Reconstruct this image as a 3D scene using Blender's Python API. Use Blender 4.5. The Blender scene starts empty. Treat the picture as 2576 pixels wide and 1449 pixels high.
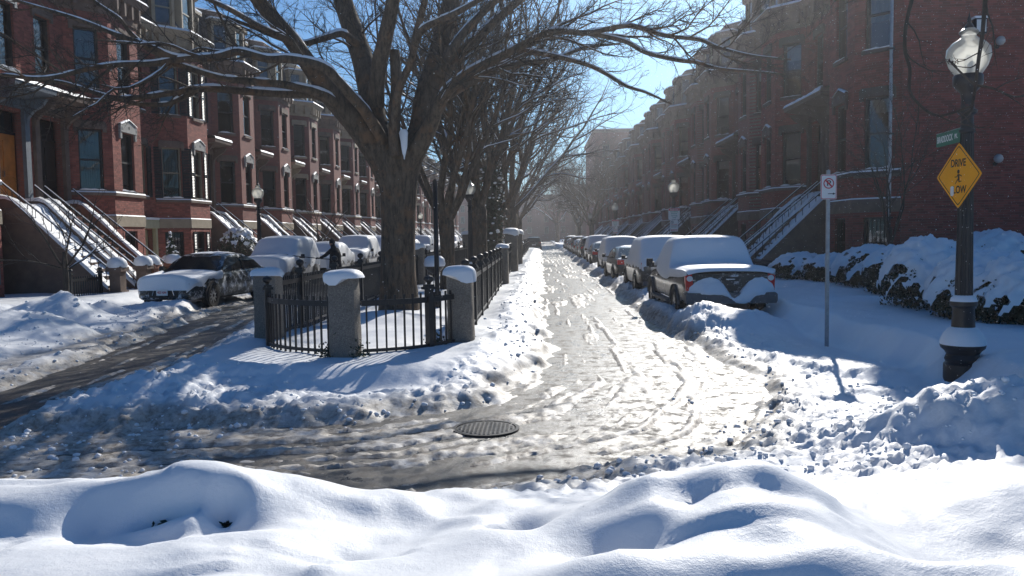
import bpy, bmesh, math, random
import numpy as np
from mathutils import Vector, Matrix
R_ = math.radians
ORD = ['first', 'second', 'third', 'fourth', 'fifth', 'sixth', 'seventh', 'eighth', 'ninth', 'tenth', 'eleventh', 'twelfth', 'thirteenth', 'fourteenth', 'fifteenth', 'sixteenth', 'seventeenth', 'eighteenth']
rnd = random.Random(7)
rng = np.random.default_rng(11)
scene = bpy.context.scene
HAZE_D = .00085
COL = scene.collection

# ---------------------------------------------------------------- camera
CAM_H = 1.9
FOC = 2063.0                       # focal length in units of a 2576 px wide frame
YAW = math.atan(76.1/FOC); PITCH = math.atan(133.3/FOC); ROLL = R_(.9)
cam_rot = Matrix.Rotation(YAW, 3, 'Z') @ Matrix.Rotation(math.pi/2-PITCH, 3, 'X') @ Matrix.Rotation(-ROLL, 3, 'Z')
cd = bpy.data.cameras.new('camera'); cam = bpy.data.objects.new('camera', cd); COL.objects.link(cam)
cd.sensor_width = 36.0; cd.lens = 36.0*FOC/2576.0; cd.clip_start = .05; cd.clip_end = 3000
cam.matrix_world = Matrix.Translation((0, 0, CAM_H)) @ cam_rot.to_4x4()
scene.camera = cam

# ---------------------------------------------------------------- daylight
SUN_EL, SUN_AZ = R_(29.3), R_(16.5)
sun_dir = Vector((math.sin(SUN_AZ)*math.cos(SUN_EL), math.cos(SUN_AZ)*math.cos(SUN_EL), math.sin(SUN_EL)))
world = bpy.data.worlds.new('World'); scene.world = world; world.use_nodes = True
wn = world.node_tree.nodes; wl = world.node_tree.links
sky = wn.new('ShaderNodeTexSky'); sky.sky_type = 'NISHITA'; sky.sun_disc = False
sky.sun_elevation = SUN_EL; sky.sun_rotation = SUN_AZ; sky.air_density = 1.0; sky.dust_density = 1.0; sky.ozone_density = 3.2
bg = wn['Background']; bg.inputs['Strength'].default_value = .064
tint = wn.new('ShaderNodeMix'); tint.data_type = 'RGBA'; tint.blend_type = 'MULTIPLY'; tint.inputs[0].default_value = 1; tint.inputs[7].default_value = (.40, .85, 1.28, 1)   # cool daylight balance of the whole sky
wl.new(sky.outputs[0], tint.inputs[6]); wl.new(tint.outputs[2], bg.inputs['Color'])
sl = bpy.data.lights.new('sun', 'SUN'); sl.energy = 5.0; sl.angle = R_(.5); sl.color = (1, .955, .885)
so = bpy.data.objects.new('sun', sl); COL.objects.link(so); so.rotation_euler = sun_dir.to_track_quat('Z', 'Y').to_euler()
so.location = (0, 0, 60)
vs = scene.view_settings
vs.view_transform = 'Standard'; vs.look = 'None'; vs.gamma = 1; vs.use_curve_mapping = False; vs.exposure = 0.12
cy = scene.cycles
cy.max_bounces = 6; cy.diffuse_bounces = 3; cy.glossy_bounces = 3; cy.transmission_bounces = 4; cy.volume_bounces = 0
cy.transparent_max_bounces = 12; cy.caustics_reflective = False; cy.caustics_refractive = False; cy.sample_clamp_indirect = 4
cy.sample_clamp_direct = 0

# ---------------------------------------------------------------- from the picture to the place
def ray(x, y): return cam_rot @ Vector((x-1288, 724.5-y, -FOC))
def at_ground(x, y, z=0.):
    d = ray(x, y); t = (z-CAM_H)/d.z; return Vector((d.x*t, d.y*t, z))
def at_depth(x, y, Y):
    d = ray(x, y); t = Y/d.y; return Vector((d.x*t, Y, CAM_H+d.z*t))

# ---------------------------------------------------------------- noise (numpy)
def _hash(ix, iy, s):
    h = (ix.astype(np.int64)*374761393 + iy.astype(np.int64)*668265263 + s*1274126177) & 0x7fffffff
    h = ((h ^ (h >> 13))*1274126177) & 0x7fffffff
    return ((h ^ (h >> 16)) & 0xffffff)/float(0xffffff)
def vnoise(x, y, s=0):
    x = np.asarray(x, float); y = np.asarray(y, float)
    ix = np.floor(x); iy = np.floor(y); fx = x-ix; fy = y-iy
    ux = fx*fx*fx*(fx*(fx*6-15)+10); uy = fy*fy*fy*(fy*(fy*6-15)+10)
    a = _hash(ix, iy, s); b = _hash(ix+1, iy, s); c = _hash(ix, iy+1, s); d = _hash(ix+1, iy+1, s)
    return (a+(b-a)*ux)*(1-uy)+(c+(d-c)*ux)*uy
def fbm(x, y, o=4, s=0, g=.5):
    v = 0; a = 1; t = 0
    for i in range(o):
        v = v+a*vnoise(x*2**i+i*17.3, y*2**i-i*9.1, s+i); t += a; a *= g
    return v/t
def worley(x, y, s=0):
    x = np.asarray(x, float); y = np.asarray(y, float); ix = np.floor(x); iy = np.floor(y); best = np.full(x.shape, 9.)
    for dx in (-1, 0, 1):
        for dy in (-1, 0, 1):
            cx = ix+dx; cy_ = iy+dy
            d = (cx+_hash(cx, cy_, s)-x)**2+(cy_+_hash(cx, cy_, s+5)-y)**2
            best = np.minimum(best, d)
    return np.sqrt(best)
def sstep(a, b, x):
    t = np.clip((x-a)/(b-a), 0, 1); return t*t*(3-2*t)

# ---------------------------------------------------------------- mesh helpers
def mesh_np(name, V, Fq=None, Ft=None, smooth=False):
    V = np.asarray(V, np.float32); me = bpy.data.meshes.new(name)
    fs = []; 
    nq = 0 if Fq is None else len(Fq); nt = 0 if Ft is None else len(Ft)
    loops = []
    if nq: loops.append(np.asarray(Fq, np.int32).ravel())
    if nt: loops.append(np.asarray(Ft, np.int32).ravel())
    loops = np.concatenate(loops)
    starts = np.concatenate([np.arange(nq)*4, nq*4+np.arange(nt)*3]).astype(np.int32)
    me.vertices.add(len(V)); me.vertices.foreach_set('co', V.ravel())
    me.loops.add(len(loops)); me.loops.foreach_set('vertex_index', loops)
    me.polygons.add(nq+nt); me.polygons.foreach_set('loop_start', starts)
    me.update(calc_edges=True)
    if smooth: me.polygons.foreach_set('use_smooth', np.ones(nq+nt, bool))
    return me

class MB:
    """collects shapes that become ONE mesh object"""
    def __init__(self): self.v = []; self.f = []
    def add(self, vs_, fs_):
        o = len(self.v); self.v += [tuple(p) for p in vs_]; self.f += [tuple(i+o for i in q) for q in fs_]; return self
    def hexa(self, p):      # 0-3 bottom loop, 4-7 top loop
        return self.add(p, [(3, 2, 1, 0), (4, 5, 6, 7), (0, 1, 5, 4), (1, 2, 6, 5), (2, 3, 7, 6), (3, 0, 4, 7)])
    def box(self, x0, x1, y0, y1, z0, z1):
        return self.hexa([(x0, y0, z0), (x1, y0, z0), (x1, y1, z0), (x0, y1, z0), (x0, y0, z1), (x1, y0, z1), (x1, y1, z1), (x0, y1, z1)])
    def lathe(self, prof, n=16, c=(0, 0), caps=True):
        rings = [[(c[0]+r*math.cos(2*math.pi*i/n), c[1]+r*math.sin(2*math.pi*i/n), z) for i in range(n)] for r, z in prof]
        vs_ = sum(rings, []); fs_ = []
        for k in range(len(prof)-1):
            for i in range(n):
                j = (i+1) % n; fs_.append((k*n+i, k*n+j, (k+1)*n+j, (k+1)*n+i))
        if caps: fs_ += [tuple(range(n-1, -1, -1)), tuple((len(prof)-1)*n+i for i in range(n))]
        return self.add(vs_, fs_)
    def tube(self, pts, rad, n=8, caps=True):
        pts = [Vector(p) for p in pts]; rad = rad if hasattr(rad, '__len__') else [rad]*len(pts)
        vs_ = []; fs_ = []; ref = None
        for k, p in enumerate(pts):
            d = (pts[min(k+1, len(pts)-1)]-pts[max(k-1, 0)]).normalized()
            if ref is None: ref = d.orthogonal().normalized()
            ref = (ref-d*ref.dot(d)); ref = ref.normalized() if ref.length > 1e-6 else d.orthogonal().normalized()
            b = d.cross(ref)
            vs_ += [p+(ref*math.cos(2*math.pi*i/n)+b*math.sin(2*math.pi*i/n))*rad[k] for i in range(n)]
        for k in range(len(pts)-1):
            for i in range(n):
                j = (i+1) % n; fs_.append((k*n+i, k*n+j, (k+1)*n+j, (k+1)*n+i))
        if caps: fs_ += [tuple(range(n-1, -1, -1)), tuple((len(pts)-1)*n+i for i in range(n))]
        return self.add(vs_, fs_)
    def loft(self, rings, closed=False, caps=False):
        n = len(rings[0]); vs_ = sum([list(r) for r in rings], []); fs_ = []
        for k in range(len(rings)-1):
            for i in range(n if closed else n-1):
                j = (i+1) % n; fs_.append((k*n+i, k*n+j, (k+1)*n+j, (k+1)*n+i))
        if caps: fs_ += [tuple(range(n-1, -1, -1)), tuple((len(rings)-1)*n+i for i in range(n))]
        return self.add(vs_, fs_)
    def prism(self, poly, axis, a0, a1):   # poly: list of 2D points, extruded along axis
        def P(q, a): return {'x': (a, q[0], q[1]), 'y': (q[0], a, q[1]), 'z': (q[0], q[1], a)}[axis]
        n = len(poly)
        return self.add([P(q, a0) for q in poly]+[P(q, a1) for q in poly],
                        [tuple(range(n-1, -1, -1)), tuple(range(n, 2*n))]+[(i, (i+1) % n, n+(i+1) % n, n+i) for i in range(n)])
    def mesh(self, name, T=None, flip=False, smooth=False):
        me = bpy.data.meshes.new(name); v = self.v if T is None else [T(p) for p in self.v]
        f = [tuple(reversed(q)) for q in self.f] if flip else self.f
        me.from_pydata(v, [], f); me.update()
        if smooth:
            me.polygons.foreach_set('use_smooth', np.ones(len(me.polygons), bool))
            try: me.set_sharp_from_angle(angle=R_(38))
            except Exception: pass
        return me
    def build(self, name, mat, parent=None, smooth=False, T=None, flip=False):
        return link(name, self.mesh(name, T, flip, smooth), mat, parent)

def link(name, me, mat=None, parent=None):
    if mat is not None and len(me.materials) == 0: me.materials.append(mat)
    o = bpy.data.objects.new(name, me); COL.objects.link(o)
    if parent is not None: o.parent = parent
    return o
def empty(name, loc=(0, 0, 0), rz=0.):
    o = bpy.data.objects.new(name, None); COL.objects.link(o); o.location = loc; o.rotation_euler = (0, 0, rz); o.empty_display_size = .2
    return o
def tag(o, label, cat, group=None):
    o['label'] = label; o['category'] = cat
    if group: o['group'] = group
    return o
def struct(o): o['kind'] = 'structure'; return o
def stuff(o): o['kind'] = 'stuff'; return o
def dup(o, parent=None):
    c = o.copy(); COL.objects.link(c); c.parent = parent
    for ch in list(o.children): dup(ch, c)
    return c
def spline(pts, n=6):          # Catmull-Rom through tuples of any length
    P = [np.array(p, float) for p in pts]; P = [2*P[0]-P[1]]+P+[2*P[-1]-P[-2]]; out = []
    for i in range(1, len(P)-2):
        for k in range(n):
            t = k/n; a, b, c, d = P[i-1], P[i], P[i+1], P[i+2]
            out.append(.5*((2*b)+(c-a)*t+(2*a-5*b+4*c-d)*t*t+(3*b-a-3*c+d)*t**3))
    out.append(P[-2]); return out

# ---------------------------------------------------------------- materials
def newmat(name):
    m = bpy.data.materials.new(name); m.use_nodes = True; nt = m.node_tree
    return m, nt.nodes, nt.links, nt.nodes['Principled BSDF']
def rgb(c): return (c[0], c[1], c[2], 1)
def mix(n, l, fac, a, b):
    x = n.new('ShaderNodeMix'); x.data_type = 'RGBA'
    for sock, v in ((x.inputs[0], fac), (x.inputs[6], a), (x.inputs[7], b)):
        if isinstance(v, (int, float)): sock.default_value = v
        elif isinstance(v, tuple): sock.default_value = rgb(v)
        else: l.new(v, sock)
    return x.outputs[2]
def noise(n, l, scale, detail=4, rough=.55, vec=None, dim='3D'):
    t = n.new('ShaderNodeTexNoise'); t.inputs['Scale'].default_value = scale; t.inputs['Detail'].default_value = detail; t.inputs['Roughness'].default_value = rough
    if vec is not None: l.new(vec, t.inputs['Vector'])
    return t.outputs[0]
def ramp(n, l, src, a, b):
    t = n.new('ShaderNodeMapRange'); t.inputs[1].default_value = a; t.inputs[2].default_value = b; l.new(src, t.inputs[0]); return t.outputs[0]
def objco(n, l, sc=(1, 1, 1), kind='Object'):
    c = n.new('ShaderNodeTexCoord'); mp = n.new('ShaderNodeMapping'); mp.inputs['Scale'].default_value = sc
    l.new(c.outputs[kind], mp.inputs['Vector']); return mp.outputs[0]
def bump(n, l, bsdf, h, strength=.4, dist=.02):
    b = n.new('ShaderNodeBump'); b.inputs['Strength'].default_value = strength; b.inputs['Distance'].default_value = dist
    l.new(h, b.inputs['Height']); l.new(b.outputs[0], bsdf.inputs['Normal']); return b
def plain(name, c, rough=.6, var=.25, scale=6., bmp=.15, metal=0., spec=.5, bscale=None, bdist=.01, sc=(1, 1, 1)):
    m, n, l, p = newmat(name); co = objco(n, l, sc)
    nz = noise(n, l, scale, 5, .6, co); f = ramp(n, l, nz, .25, .75)
    l.new(mix(n, l, f, tuple(x*(1-var) for x in c), tuple(min(1, x*(1+var)) for x in c)), p.inputs['Base Color'])
    p.inputs['Roughness'].default_value = rough; p.inputs['Metallic'].default_value = metal; p.inputs['Specular IOR Level'].default_value = spec
    if bmp: bump(n, l, p, noise(n, l, bscale or scale*6, 5, .65, co), bmp, bdist)
    return m
M = {}
def snow_mat(name, dirt=False, fine=1.0):
    m, n, l, p = newmat(name); co = objco(n, l)
    base = mix(n, l, ramp(n, l, noise(n, l, 1.3, 4, .6, co), .3, .7), (.81, .835, .86), (.88, .89, .90))
    if dirt:
        at = n.new('ShaderNodeAttribute'); at.attribute_name = 'dirt'
        grime = mix(n, l, ramp(n, l, noise(n, l, 9, 6, .75, co), .42, .62), (.52, .48, .42), (.20, .165, .13))
        mul = n.new('ShaderNodeMath'); mul.operation = 'MULTIPLY'; mul.use_clamp = True
        l.new(at.outputs['Fac'], mul.inputs[0]); l.new(ramp(n, l, noise(n, l, 3.2, 6, .7, co), .12, .5), mul.inputs[1])
        base = mix(n, l, mul.outputs[0], base, grime)
    l.new(base, p.inputs['Base Color']); p.inputs['Roughness'].default_value = .55; p.inputs['Specular IOR Level'].default_value = .35
    a = n.new('ShaderNodeMath'); a.operation = 'MULTIPLY_ADD'
    l.new(noise(n, l, 130*fine, 3, .7, co), a.inputs[0]); a.inputs[1].default_value = .3; l.new(noise(n, l, 16*fine, 5, .65, co), a.inputs[2])
    bump(n, l, p, a.outputs[0], .3, .022)
    return m
M['snow_ground'] = snow_mat('snow_ground', True)
M['snow'] = snow_mat('snow')

def asphalt():
    m, n, l, p = newmat('wet_asphalt'); co = objco(n, l); st = objco(n, l, (1.3, .22, 1))
    big = ramp(n, l, noise(n, l, .9, 6, .65, co), .38, .62); track = ramp(n, l, noise(n, l, 2.2, 5, .6, st), .35, .65)
    grit = noise(n, l, 60, 6, .75, co)
    c = mix(n, l, grit, (.010, .010, .010), (.048, .045, .041)); c = mix(n, l, ramp(n, l, noise(n, l, 5, 8, .75, st), .5, .72), c, (.10, .092, .08))
    l.new(c, p.inputs['Base Color'])
    mm = n.new('ShaderNodeMath'); mm.operation = 'MULTIPLY'; l.new(big, mm.inputs[0]); l.new(track, mm.inputs[1])
    mr = n.new('ShaderNodeMapRange'); mr.inputs[3].default_value = .40; mr.inputs[4].default_value = .19; l.new(mm.outputs[0], mr.inputs[0]); film = ramp(n, l, noise(n, l, 4.5, 9, .8, co), .46, .58); rm = n.new('ShaderNodeMix'); rm.inputs[3].default_value = .85; l.new(film, rm.inputs[0]); l.new(mr.outputs[0], rm.inputs[2]); l.new(rm.outputs[0], p.inputs['Roughness'])   # dull film of sandy slush between wet patches
    l.new(mix(n, l, film, c, mix(n, l, grit, (.05, .044, .036), (.17, .15, .125))), p.inputs['Base Color'])
    p.inputs['Specular IOR Level'].default_value = .7
    a = n.new('ShaderNodeMath'); a.operation = 'MULTIPLY_ADD'; l.new(noise(n, l, 60, 5, .85, co), a.inputs[0]); a.inputs[1].default_value = .8; l.new(noise(n, l, 14, 5, .7, co), a.inputs[2])
    bump(n, l, p, a.outputs[0], .6, .0075); return m
M['asphalt'] = asphalt()

def brick_tex(name, tint=(.32, .10, .07)):
    m, n, l, p = newmat(name); g = n.new('ShaderNodeNewGeometry'); sx = n.new('ShaderNodeSeparateXYZ'); co = objco(n, l); l.new(co, sx.inputs[0])
    ad = n.new('ShaderNodeMath'); ad.operation = 'ADD'; l.new(sx.outputs[0], ad.inputs[0]); l.new(sx.outputs[1], ad.inputs[1])
    cb = n.new('ShaderNodeCombineXYZ'); l.new(ad.outputs[0], cb.inputs[0]); l.new(sx.outputs[2], cb.inputs[1])
    b = n.new('ShaderNodeTexBrick'); l.new(cb.outputs[0], b.inputs['Vector']); b.inputs['Scale'].default_value = 1
    b.inputs['Brick Width'].default_value = .215; b.inputs['Row Height'].default_value = .073; b.inputs['Mortar Size'].default_value = .007; b.inputs['Mortar Smooth'].default_value = .3
    b.inputs['Color1'].default_value = rgb(tint); b.inputs['Color2'].default_value = rgb((tint[0]*.72, tint[1]*.75, tint[2]*.8)); b.inputs['Mortar'].default_value = (.17, .13, .11, 1)
    c = mix(n, l, ramp(n, l, noise(n, l, .8, 5, .65, co), .3, .75), b.outputs[0], mix(n, l, .35, b.outputs[0], (.09, .06, .05)))
    l.new(c, p.inputs['Base Color']); p.inputs['Roughness'].default_value = .85
    bump(n, l, p, b.outputs['Fac'], -.25, .01); return m
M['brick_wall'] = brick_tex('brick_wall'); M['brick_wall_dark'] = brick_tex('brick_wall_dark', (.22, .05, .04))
def brick_piece(name, tint=(.33, .102, .072)):
    m, n, l, p = newmat(name); g = n.new('ShaderNodeNewGeometry'); oi = n.new('ShaderNodeObjectInfo')
    ad = n.new('ShaderNodeMath'); ad.operation = 'ADD'; l.new(g.outputs['Random Per Island'], ad.inputs[0]); l.new(oi.outputs['Random'], ad.inputs[1])
    fr = n.new('ShaderNodeMath'); fr.operation = 'FRACT'; l.new(ad.outputs[0], fr.inputs[0])
    c = mix(n, l, fr.outputs[0], tuple(t*.66 for t in tint), tuple(t*1.22 for t in tint))
    c = mix(n, l, ramp(n, l, noise(n, l, 30, 4, .7, objco(n, l)), .3, .8), c, mix(n, l, .3, c, (.08, .05, .045)))
    l.new(c, p.inputs['Base Color']); p.inputs['Roughness'].default_value = .85; return m
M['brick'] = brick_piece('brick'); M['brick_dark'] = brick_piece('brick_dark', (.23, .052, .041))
M['mortar'] = plain('mortar', (.19, .145, .125), .9)
M['brownstone'] = plain('brownstone', (.165, .115, .088), .85, .3, 3, .25)
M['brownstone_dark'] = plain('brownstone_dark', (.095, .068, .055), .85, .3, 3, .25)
M['terracotta'] = plain('terracotta', (.27, .12, .075), .85, .25, 3, .25)
M['tan_trim'] = plain('tan_trim', (.33, .27, .19), .7, .2, 3)
M['grey_trim'] = plain('grey_trim', (.30, .29, .27), .7, .2, 3)
M['cream'] = plain('cream', (.46, .42, .27), .6, .15, 3)
M['black_paint'] = plain('black_paint', (.012, .013, .016), .4, .3, 8, .1)
M['iron'] = plain('iron', (.007, .008, .011), .42, .4, 12, .15)
M['frame_dark'] = plain('frame_dark', (.03, .028, .026), .5, .3)
M['frame_tan'] = plain('frame_tan', (.27, .24, .17), .6, .2)
M['frame_blue'] = plain('frame_blue', (.13, .155, .18), .6, .2)
M['slate'] = plain('slate', (.085, .075, .075), .75, .35, 5, .3)
M['wood_dark'] = plain('wood_dark', (.035, .022, .017), .45, .35, 4, .15)
M['wood_orange'] = plain('wood_orange', (.48, .17, .035), .4, .3, 3, .1)
M['blind'] = plain('blind', (.62, .62, .56), .8, .06, 4, 0)
M['room'] = plain('room', (.02, .019, .018), .9, .4, 2, 0)
def granite():
    m, n, l, p = newmat('granite'); co = objco(n, l)
    c = mix(n, l, ramp(n, l, noise(n, l, 70, 4, .8, co), .35, .68), (.10, .088, .075), (.32, .285, .24))
    c = mix(n, l, ramp(n, l, noise(n, l, 3.5, 5, .7, co), .5, .75), c, mix(n, l, .6, c, (.07, .055, .04)))
    l.new(c, p.inputs['Base Color']); p.inputs['Roughness'].default_value = .9; bump(n, l, p, noise(n, l, 22, 7, .75, co), .7, .03); return m
M['granite'] = granite()
def bark(name, c0, c1):
    m, n, l, p = newmat(name); co = objco(n, l, (1, 1, .22)); c2 = objco(n, l)
    f = noise(n, l, 14, 7, .75, co); c = mix(n, l, ramp(n, l, f, .35, .68), c0, c1)
    c = mix(n, l, ramp(n, l, noise(n, l, 2.4, 6, .7, c2), .52, .7), c, (c1[0]*1.15, c1[1]*.86, c1[2]*.66))
    l.new(c, p.inputs['Base Color']); p.inputs['Roughness'].default_value = .9; bump(n, l, p, f, .9, .04); return m
M['bark'] = bark('bark', (.032, .024, .017), (.18, .132, .09)); M['bark_dark'] = bark('bark_dark', (.018, .015, .013), (.075, .063, .052))
def glass_pane():
    m, n, l, p = newmat('window_glass'); out = n['Material Output']
    tr = n.new('ShaderNodeBsdfTransparent'); tr.inputs[0].default_value = (.62, .66, .66, 1); gl = n.new('ShaderNodeBsdfGlossy'); gl.inputs['Roughness'].default_value = .03
    fr = n.new('ShaderNodeFresnel'); fr.inputs[0].default_value = 2.3; nz = noise(n, l, 1.6, 2, .5, objco(n, l)); b = n.new('ShaderNodeBump'); b.inputs['Strength'].default_value = .05; b.inputs['Distance'].default_value = .05
    l.new(nz, b.inputs['Height']); l.new(b.outputs[0], gl.inputs['Normal'])
    ms = n.new('ShaderNodeMixShader'); l.new(fr.outputs[0], ms.inputs[0]); l.new(tr.outputs[0], ms.inputs[1]); l.new(gl.outputs[0], ms.inputs[2]); l.new(ms.outputs[0], out.inputs['Surface']); n.remove(p); return m
M['glass'] = glass_pane()
def globe_glass():
    m, n, l, p = newmat('globe_glass'); out = n['Material Output']
    tl = n.new('ShaderNodeBsdfTranslucent'); tl.inputs[0].default_value = (.95, .95, .9, 1); tr = n.new('ShaderNodeBsdfTransparent'); tr.inputs[0].default_value = (.93, .93, .9, 1)
    gl = n.new('ShaderNodeBsdfGlossy'); gl.inputs['Roughness'].default_value = .18; fr = n.new('ShaderNodeFresnel'); fr.inputs[0].default_value = 1.45
    a = n.new('ShaderNodeMixShader'); a.inputs[0].default_value = .33; l.new(tl.outputs[0], a.inputs[1]); l.new(tr.outputs[0], a.inputs[2])
    b = n.new('ShaderNodeMixShader'); l.new(fr.outputs[0], b.inputs[0]); l.new(a.outputs[0], b.inputs[1]); l.new(gl.outputs[0], b.inputs[2]); l.new(b.outputs[0], out.inputs['Surface']); n.remove(p); return m
M['globe'] = globe_glass()
def carpaint(name, c, rough=.3, frost=0.):
    m, n, l, p = newmat(name); co = objco(n, l)
    dirt = ramp(n, l, noise(n, l, 4, 6, .7, co), .45, .75)
    l.new(mix(n, l, dirt, c, tuple(x*.7+.022 for x in c)), p.inputs['Base Color']); p.inputs['Metallic'].default_value = .25; p.inputs['Roughness'].default_value = rough
    if frost:      # thin crust of blown snow clinging to the panels
        f = ramp(n, l, noise(n, l, 4.5, 9, .78, co), .62-frost*.2, .74-frost*.2); l.new(mix(n, l, f, mix(n, l, dirt, c, tuple(x*.7+.022 for x in c)), (.8, .82, .84)), p.inputs['Base Color']); q = n.new('ShaderNodeMapRange'); q.inputs[3].default_value = rough; q.inputs[4].default_value = .8; l.new(f, q.inputs[0]); l.new(q.outputs[0], p.inputs['Roughness'])
    p.inputs['Coat Weight'].default_value = .6; p.inputs['Coat Roughness'].default_value = .12; return m
M['car_glass'] = plain('car_glass', (.012, .016, .02), .07, .2, 3, 0, 0, .8)
M['tyre'] = plain('tyre', (.018, .018, .018), .85, .3, 20, .3); M['rim'] = plain('rim', (.38, .38, .38), .35, .2, 10, 0, .9)
M['trim_black'] = plain('trim_black', (.02, .02, .021), .6, .3, 15, .1); M['trim_grey'] = plain('trim_grey', (.10, .105, .11), .55, .25, 15, .1)
M['red_lamp'] = plain('red_lamp', (.62, .004, .008), .3, .2, 12, 0, 0, .3); M['clear_lamp'] = plain('clear_lamp', (.42, .43, .44), .15, .2, 12, 0, 0, .8)
M['chrome'] = plain('chrome', (.55, .55, .56), .2, .1, 10, 0, 1.0)
M['leaf'] = plain('leaf', (.022, .034, .014), .55, .6, 3, 0); M['conifer'] = plain('conifer', (.02, .038, .018), .6, .5, 3, 0); M['leaf_brown'] = plain('leaf_brown', (.06, .045, .022), .7, .5, 3, 0)
M['cast_iron'] = plain('cast_iron', (.16, .155, .15), .34, .4, 14, .2, .75); M['globe_plastic'] = plain('globe_plastic', (.38, .38, .37), .4, .05, 4, 0); M['sign_white'] = plain('sign_white', (.72, .72, .70), .4, .05, 4, 0); M['sign_yellow'] = plain('sign_yellow', (.93, .38, .008), .4, .08, 4, 0); M['sign_green'] = plain('sign_green', (.015, .16, .095), .4, .1, 4, 0)
M['ink_red'] = plain('ink_red', (.50, .015, .025), .5, .1, 4, 0); M['ink_black'] = plain('ink_black', (.015, .015, .015), .5, .1, 4, 0); M['ink_green'] = plain('ink_green', (.02, .22, .16), .5, .1, 4, 0); M['ink_white'] = plain('ink_white', (.75, .75, .73), .5, .05, 4, 0)
M['galvanized'] = plain('galvanized', (.34, .35, .36), .4, .2, 20, .1, .7)
M['cloth_navy'] = plain('cloth_navy', (.011, .013, .02), .9, .4, 20, .3); M['skin'] = plain('skin', (.42, .25, .18), .6, .1, 8, 0)
# ================================================================ GROUND, ROAD, SNOW
PATH_A = [(1.0, 420), (1.1, 60), (1.2, 20), (1.3, 13), (1.3, 10.3), (.55, 8.15), (-1.3, 6.85), (-4.5, 6.3), (-9, 6.1), (-40, 6.0)]
PATH_B = [(-8.2, 420), (-8.2, 40), (-8.0, 22.5), (-6.95, 16), (-6.3, 12), (-6.05, 9.5), (-6.4, 7.6), (-9, 6.2)]
PATH_B2 = [(-9.6, 60), (-9.4, 26), (-8.6, 18), (-8.0, 13.5), (-7.9, 10.5), (-8.8, 7.8)]
PATH_C = [(1.6, 14), (2.6, 10.2), (4.4, 8.2), (8, 7.2), (40, 7)]
def pdist(x, y, poly):
    best = np.full(x.shape, 1e9)
    for (ax, ay), (bx, by) in zip(poly[:-1], poly[1:]):
        dx, dy = bx-ax, by-ay; t = np.clip(((x-ax)*dx+(y-ay)*dy)/(dx*dx+dy*dy), 0, 1)
        best = np.minimum(best, np.hypot(x-ax-t*dx, y-ay-t*dy))
    return best
def parc(x, y, poly):        # signed distance from the path and distance along it
    best = np.full(x.shape, 1e9); sg = np.zeros_like(x); al = np.zeros_like(x); acc = 0
    for (ax, ay), (bx, by) in zip(poly[:-1], poly[1:]):
        dx, dy = bx-ax, by-ay; L_ = math.hypot(dx, dy); t = np.clip(((x-ax)*dx+(y-ay)*dy)/(L_*L_), 0, 1); d = np.hypot(x-ax-t*dx, y-ay-t*dy); m = d < best
        best = np.where(m, d, best); sg = np.where(m, np.sign(dx*(y-ay)-dy*(x-ax))*d, sg); al = np.where(m, acc+t*L_, al); acc += L_
    return sg, al
def gau(x, y, cx, cy, r, a, ry=None): return a*np.exp(-((x-cx)/r)**2-((y-cy)/(ry or r))**2)
def clump(x, y):           # lumps of plowed snow
    w1 = 1-worley(x*3.7+.5*vnoise(x*9, y*9, 2), y*3.7, 3); w2 = 1-worley(x*8.3+w1*.9, y*8.3+.4*vnoise(x*15, y*15, 4), 8); w3 = 1-worley(x*13.1, y*13.1+w2, 12)
    return .30*np.maximum(w1, 0)+.46*np.maximum(w2, 0)+.24*np.maximum(w3, 0)
FG = [  # drifts and hollows of the untouched bank: x, y, radius, height, (radius y)
    (-1.95, 4.45, .8, .25, .5), (-2.9, 4.55, .7, .10, .5), (-.9, 4.2, .6, -.06, .5), (-.2, 3.95, .55, .10, .5), (.95, 4.05, .6, .29, .68), (.45, 4.2, .3, .10, .3), (1.35, 4.15, .4, .12, .35),
    (2.6, 4.5, .6, .12, .5), (1.9, 4.0, .5, -.08, .5), (.25, 3.3, .42, .20, .3), (-.35, 3.2, .3, .10, .25), (1.15, 3.35, .5, .22, .4), (1.95, 3.1, .5, .2, .4), (-1.3, 3.4, .7, .12, .5), (-2.4, 3.5, .6, .08, .4), (-.55, 2.8, .3, .1, .25),
    (-2.35, 4.15, .26, -.17, .22), (-1.62, 4.12, .22, -.15, .18), (-1.95, 3.98, .25, -.10, .16), (.70, 4.0, .13, -.09, .2), (1.12, 3.98, .22, -.10, .12), (.30, 3.62, .25, -.09, .15), (.95, 3.42, .2, -.07, .14), (-.12, 4.2, .12, -.14, .14),
    (-.25, 3.05, .16, -.18, .14), (.85, 2.95, .2, -.14, .2), (1.5, 3.55, .28, -.08, .25), (1.7, 2.7, .2, -.12, .2), (-1.7, 3.05, .12, -.08, .3), (-2.02, 4.22, .17, -.26, .09), (-1.72, 4.26, .07, -.16, .08), (-.24, 4.16, .07, -.12, .06), (-1.9, 4.14, .2, .05, .14), (-2.45, 4.25, .1, -.06, .12), (-.95, 3.85, .09, -.05, .08)]
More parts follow.
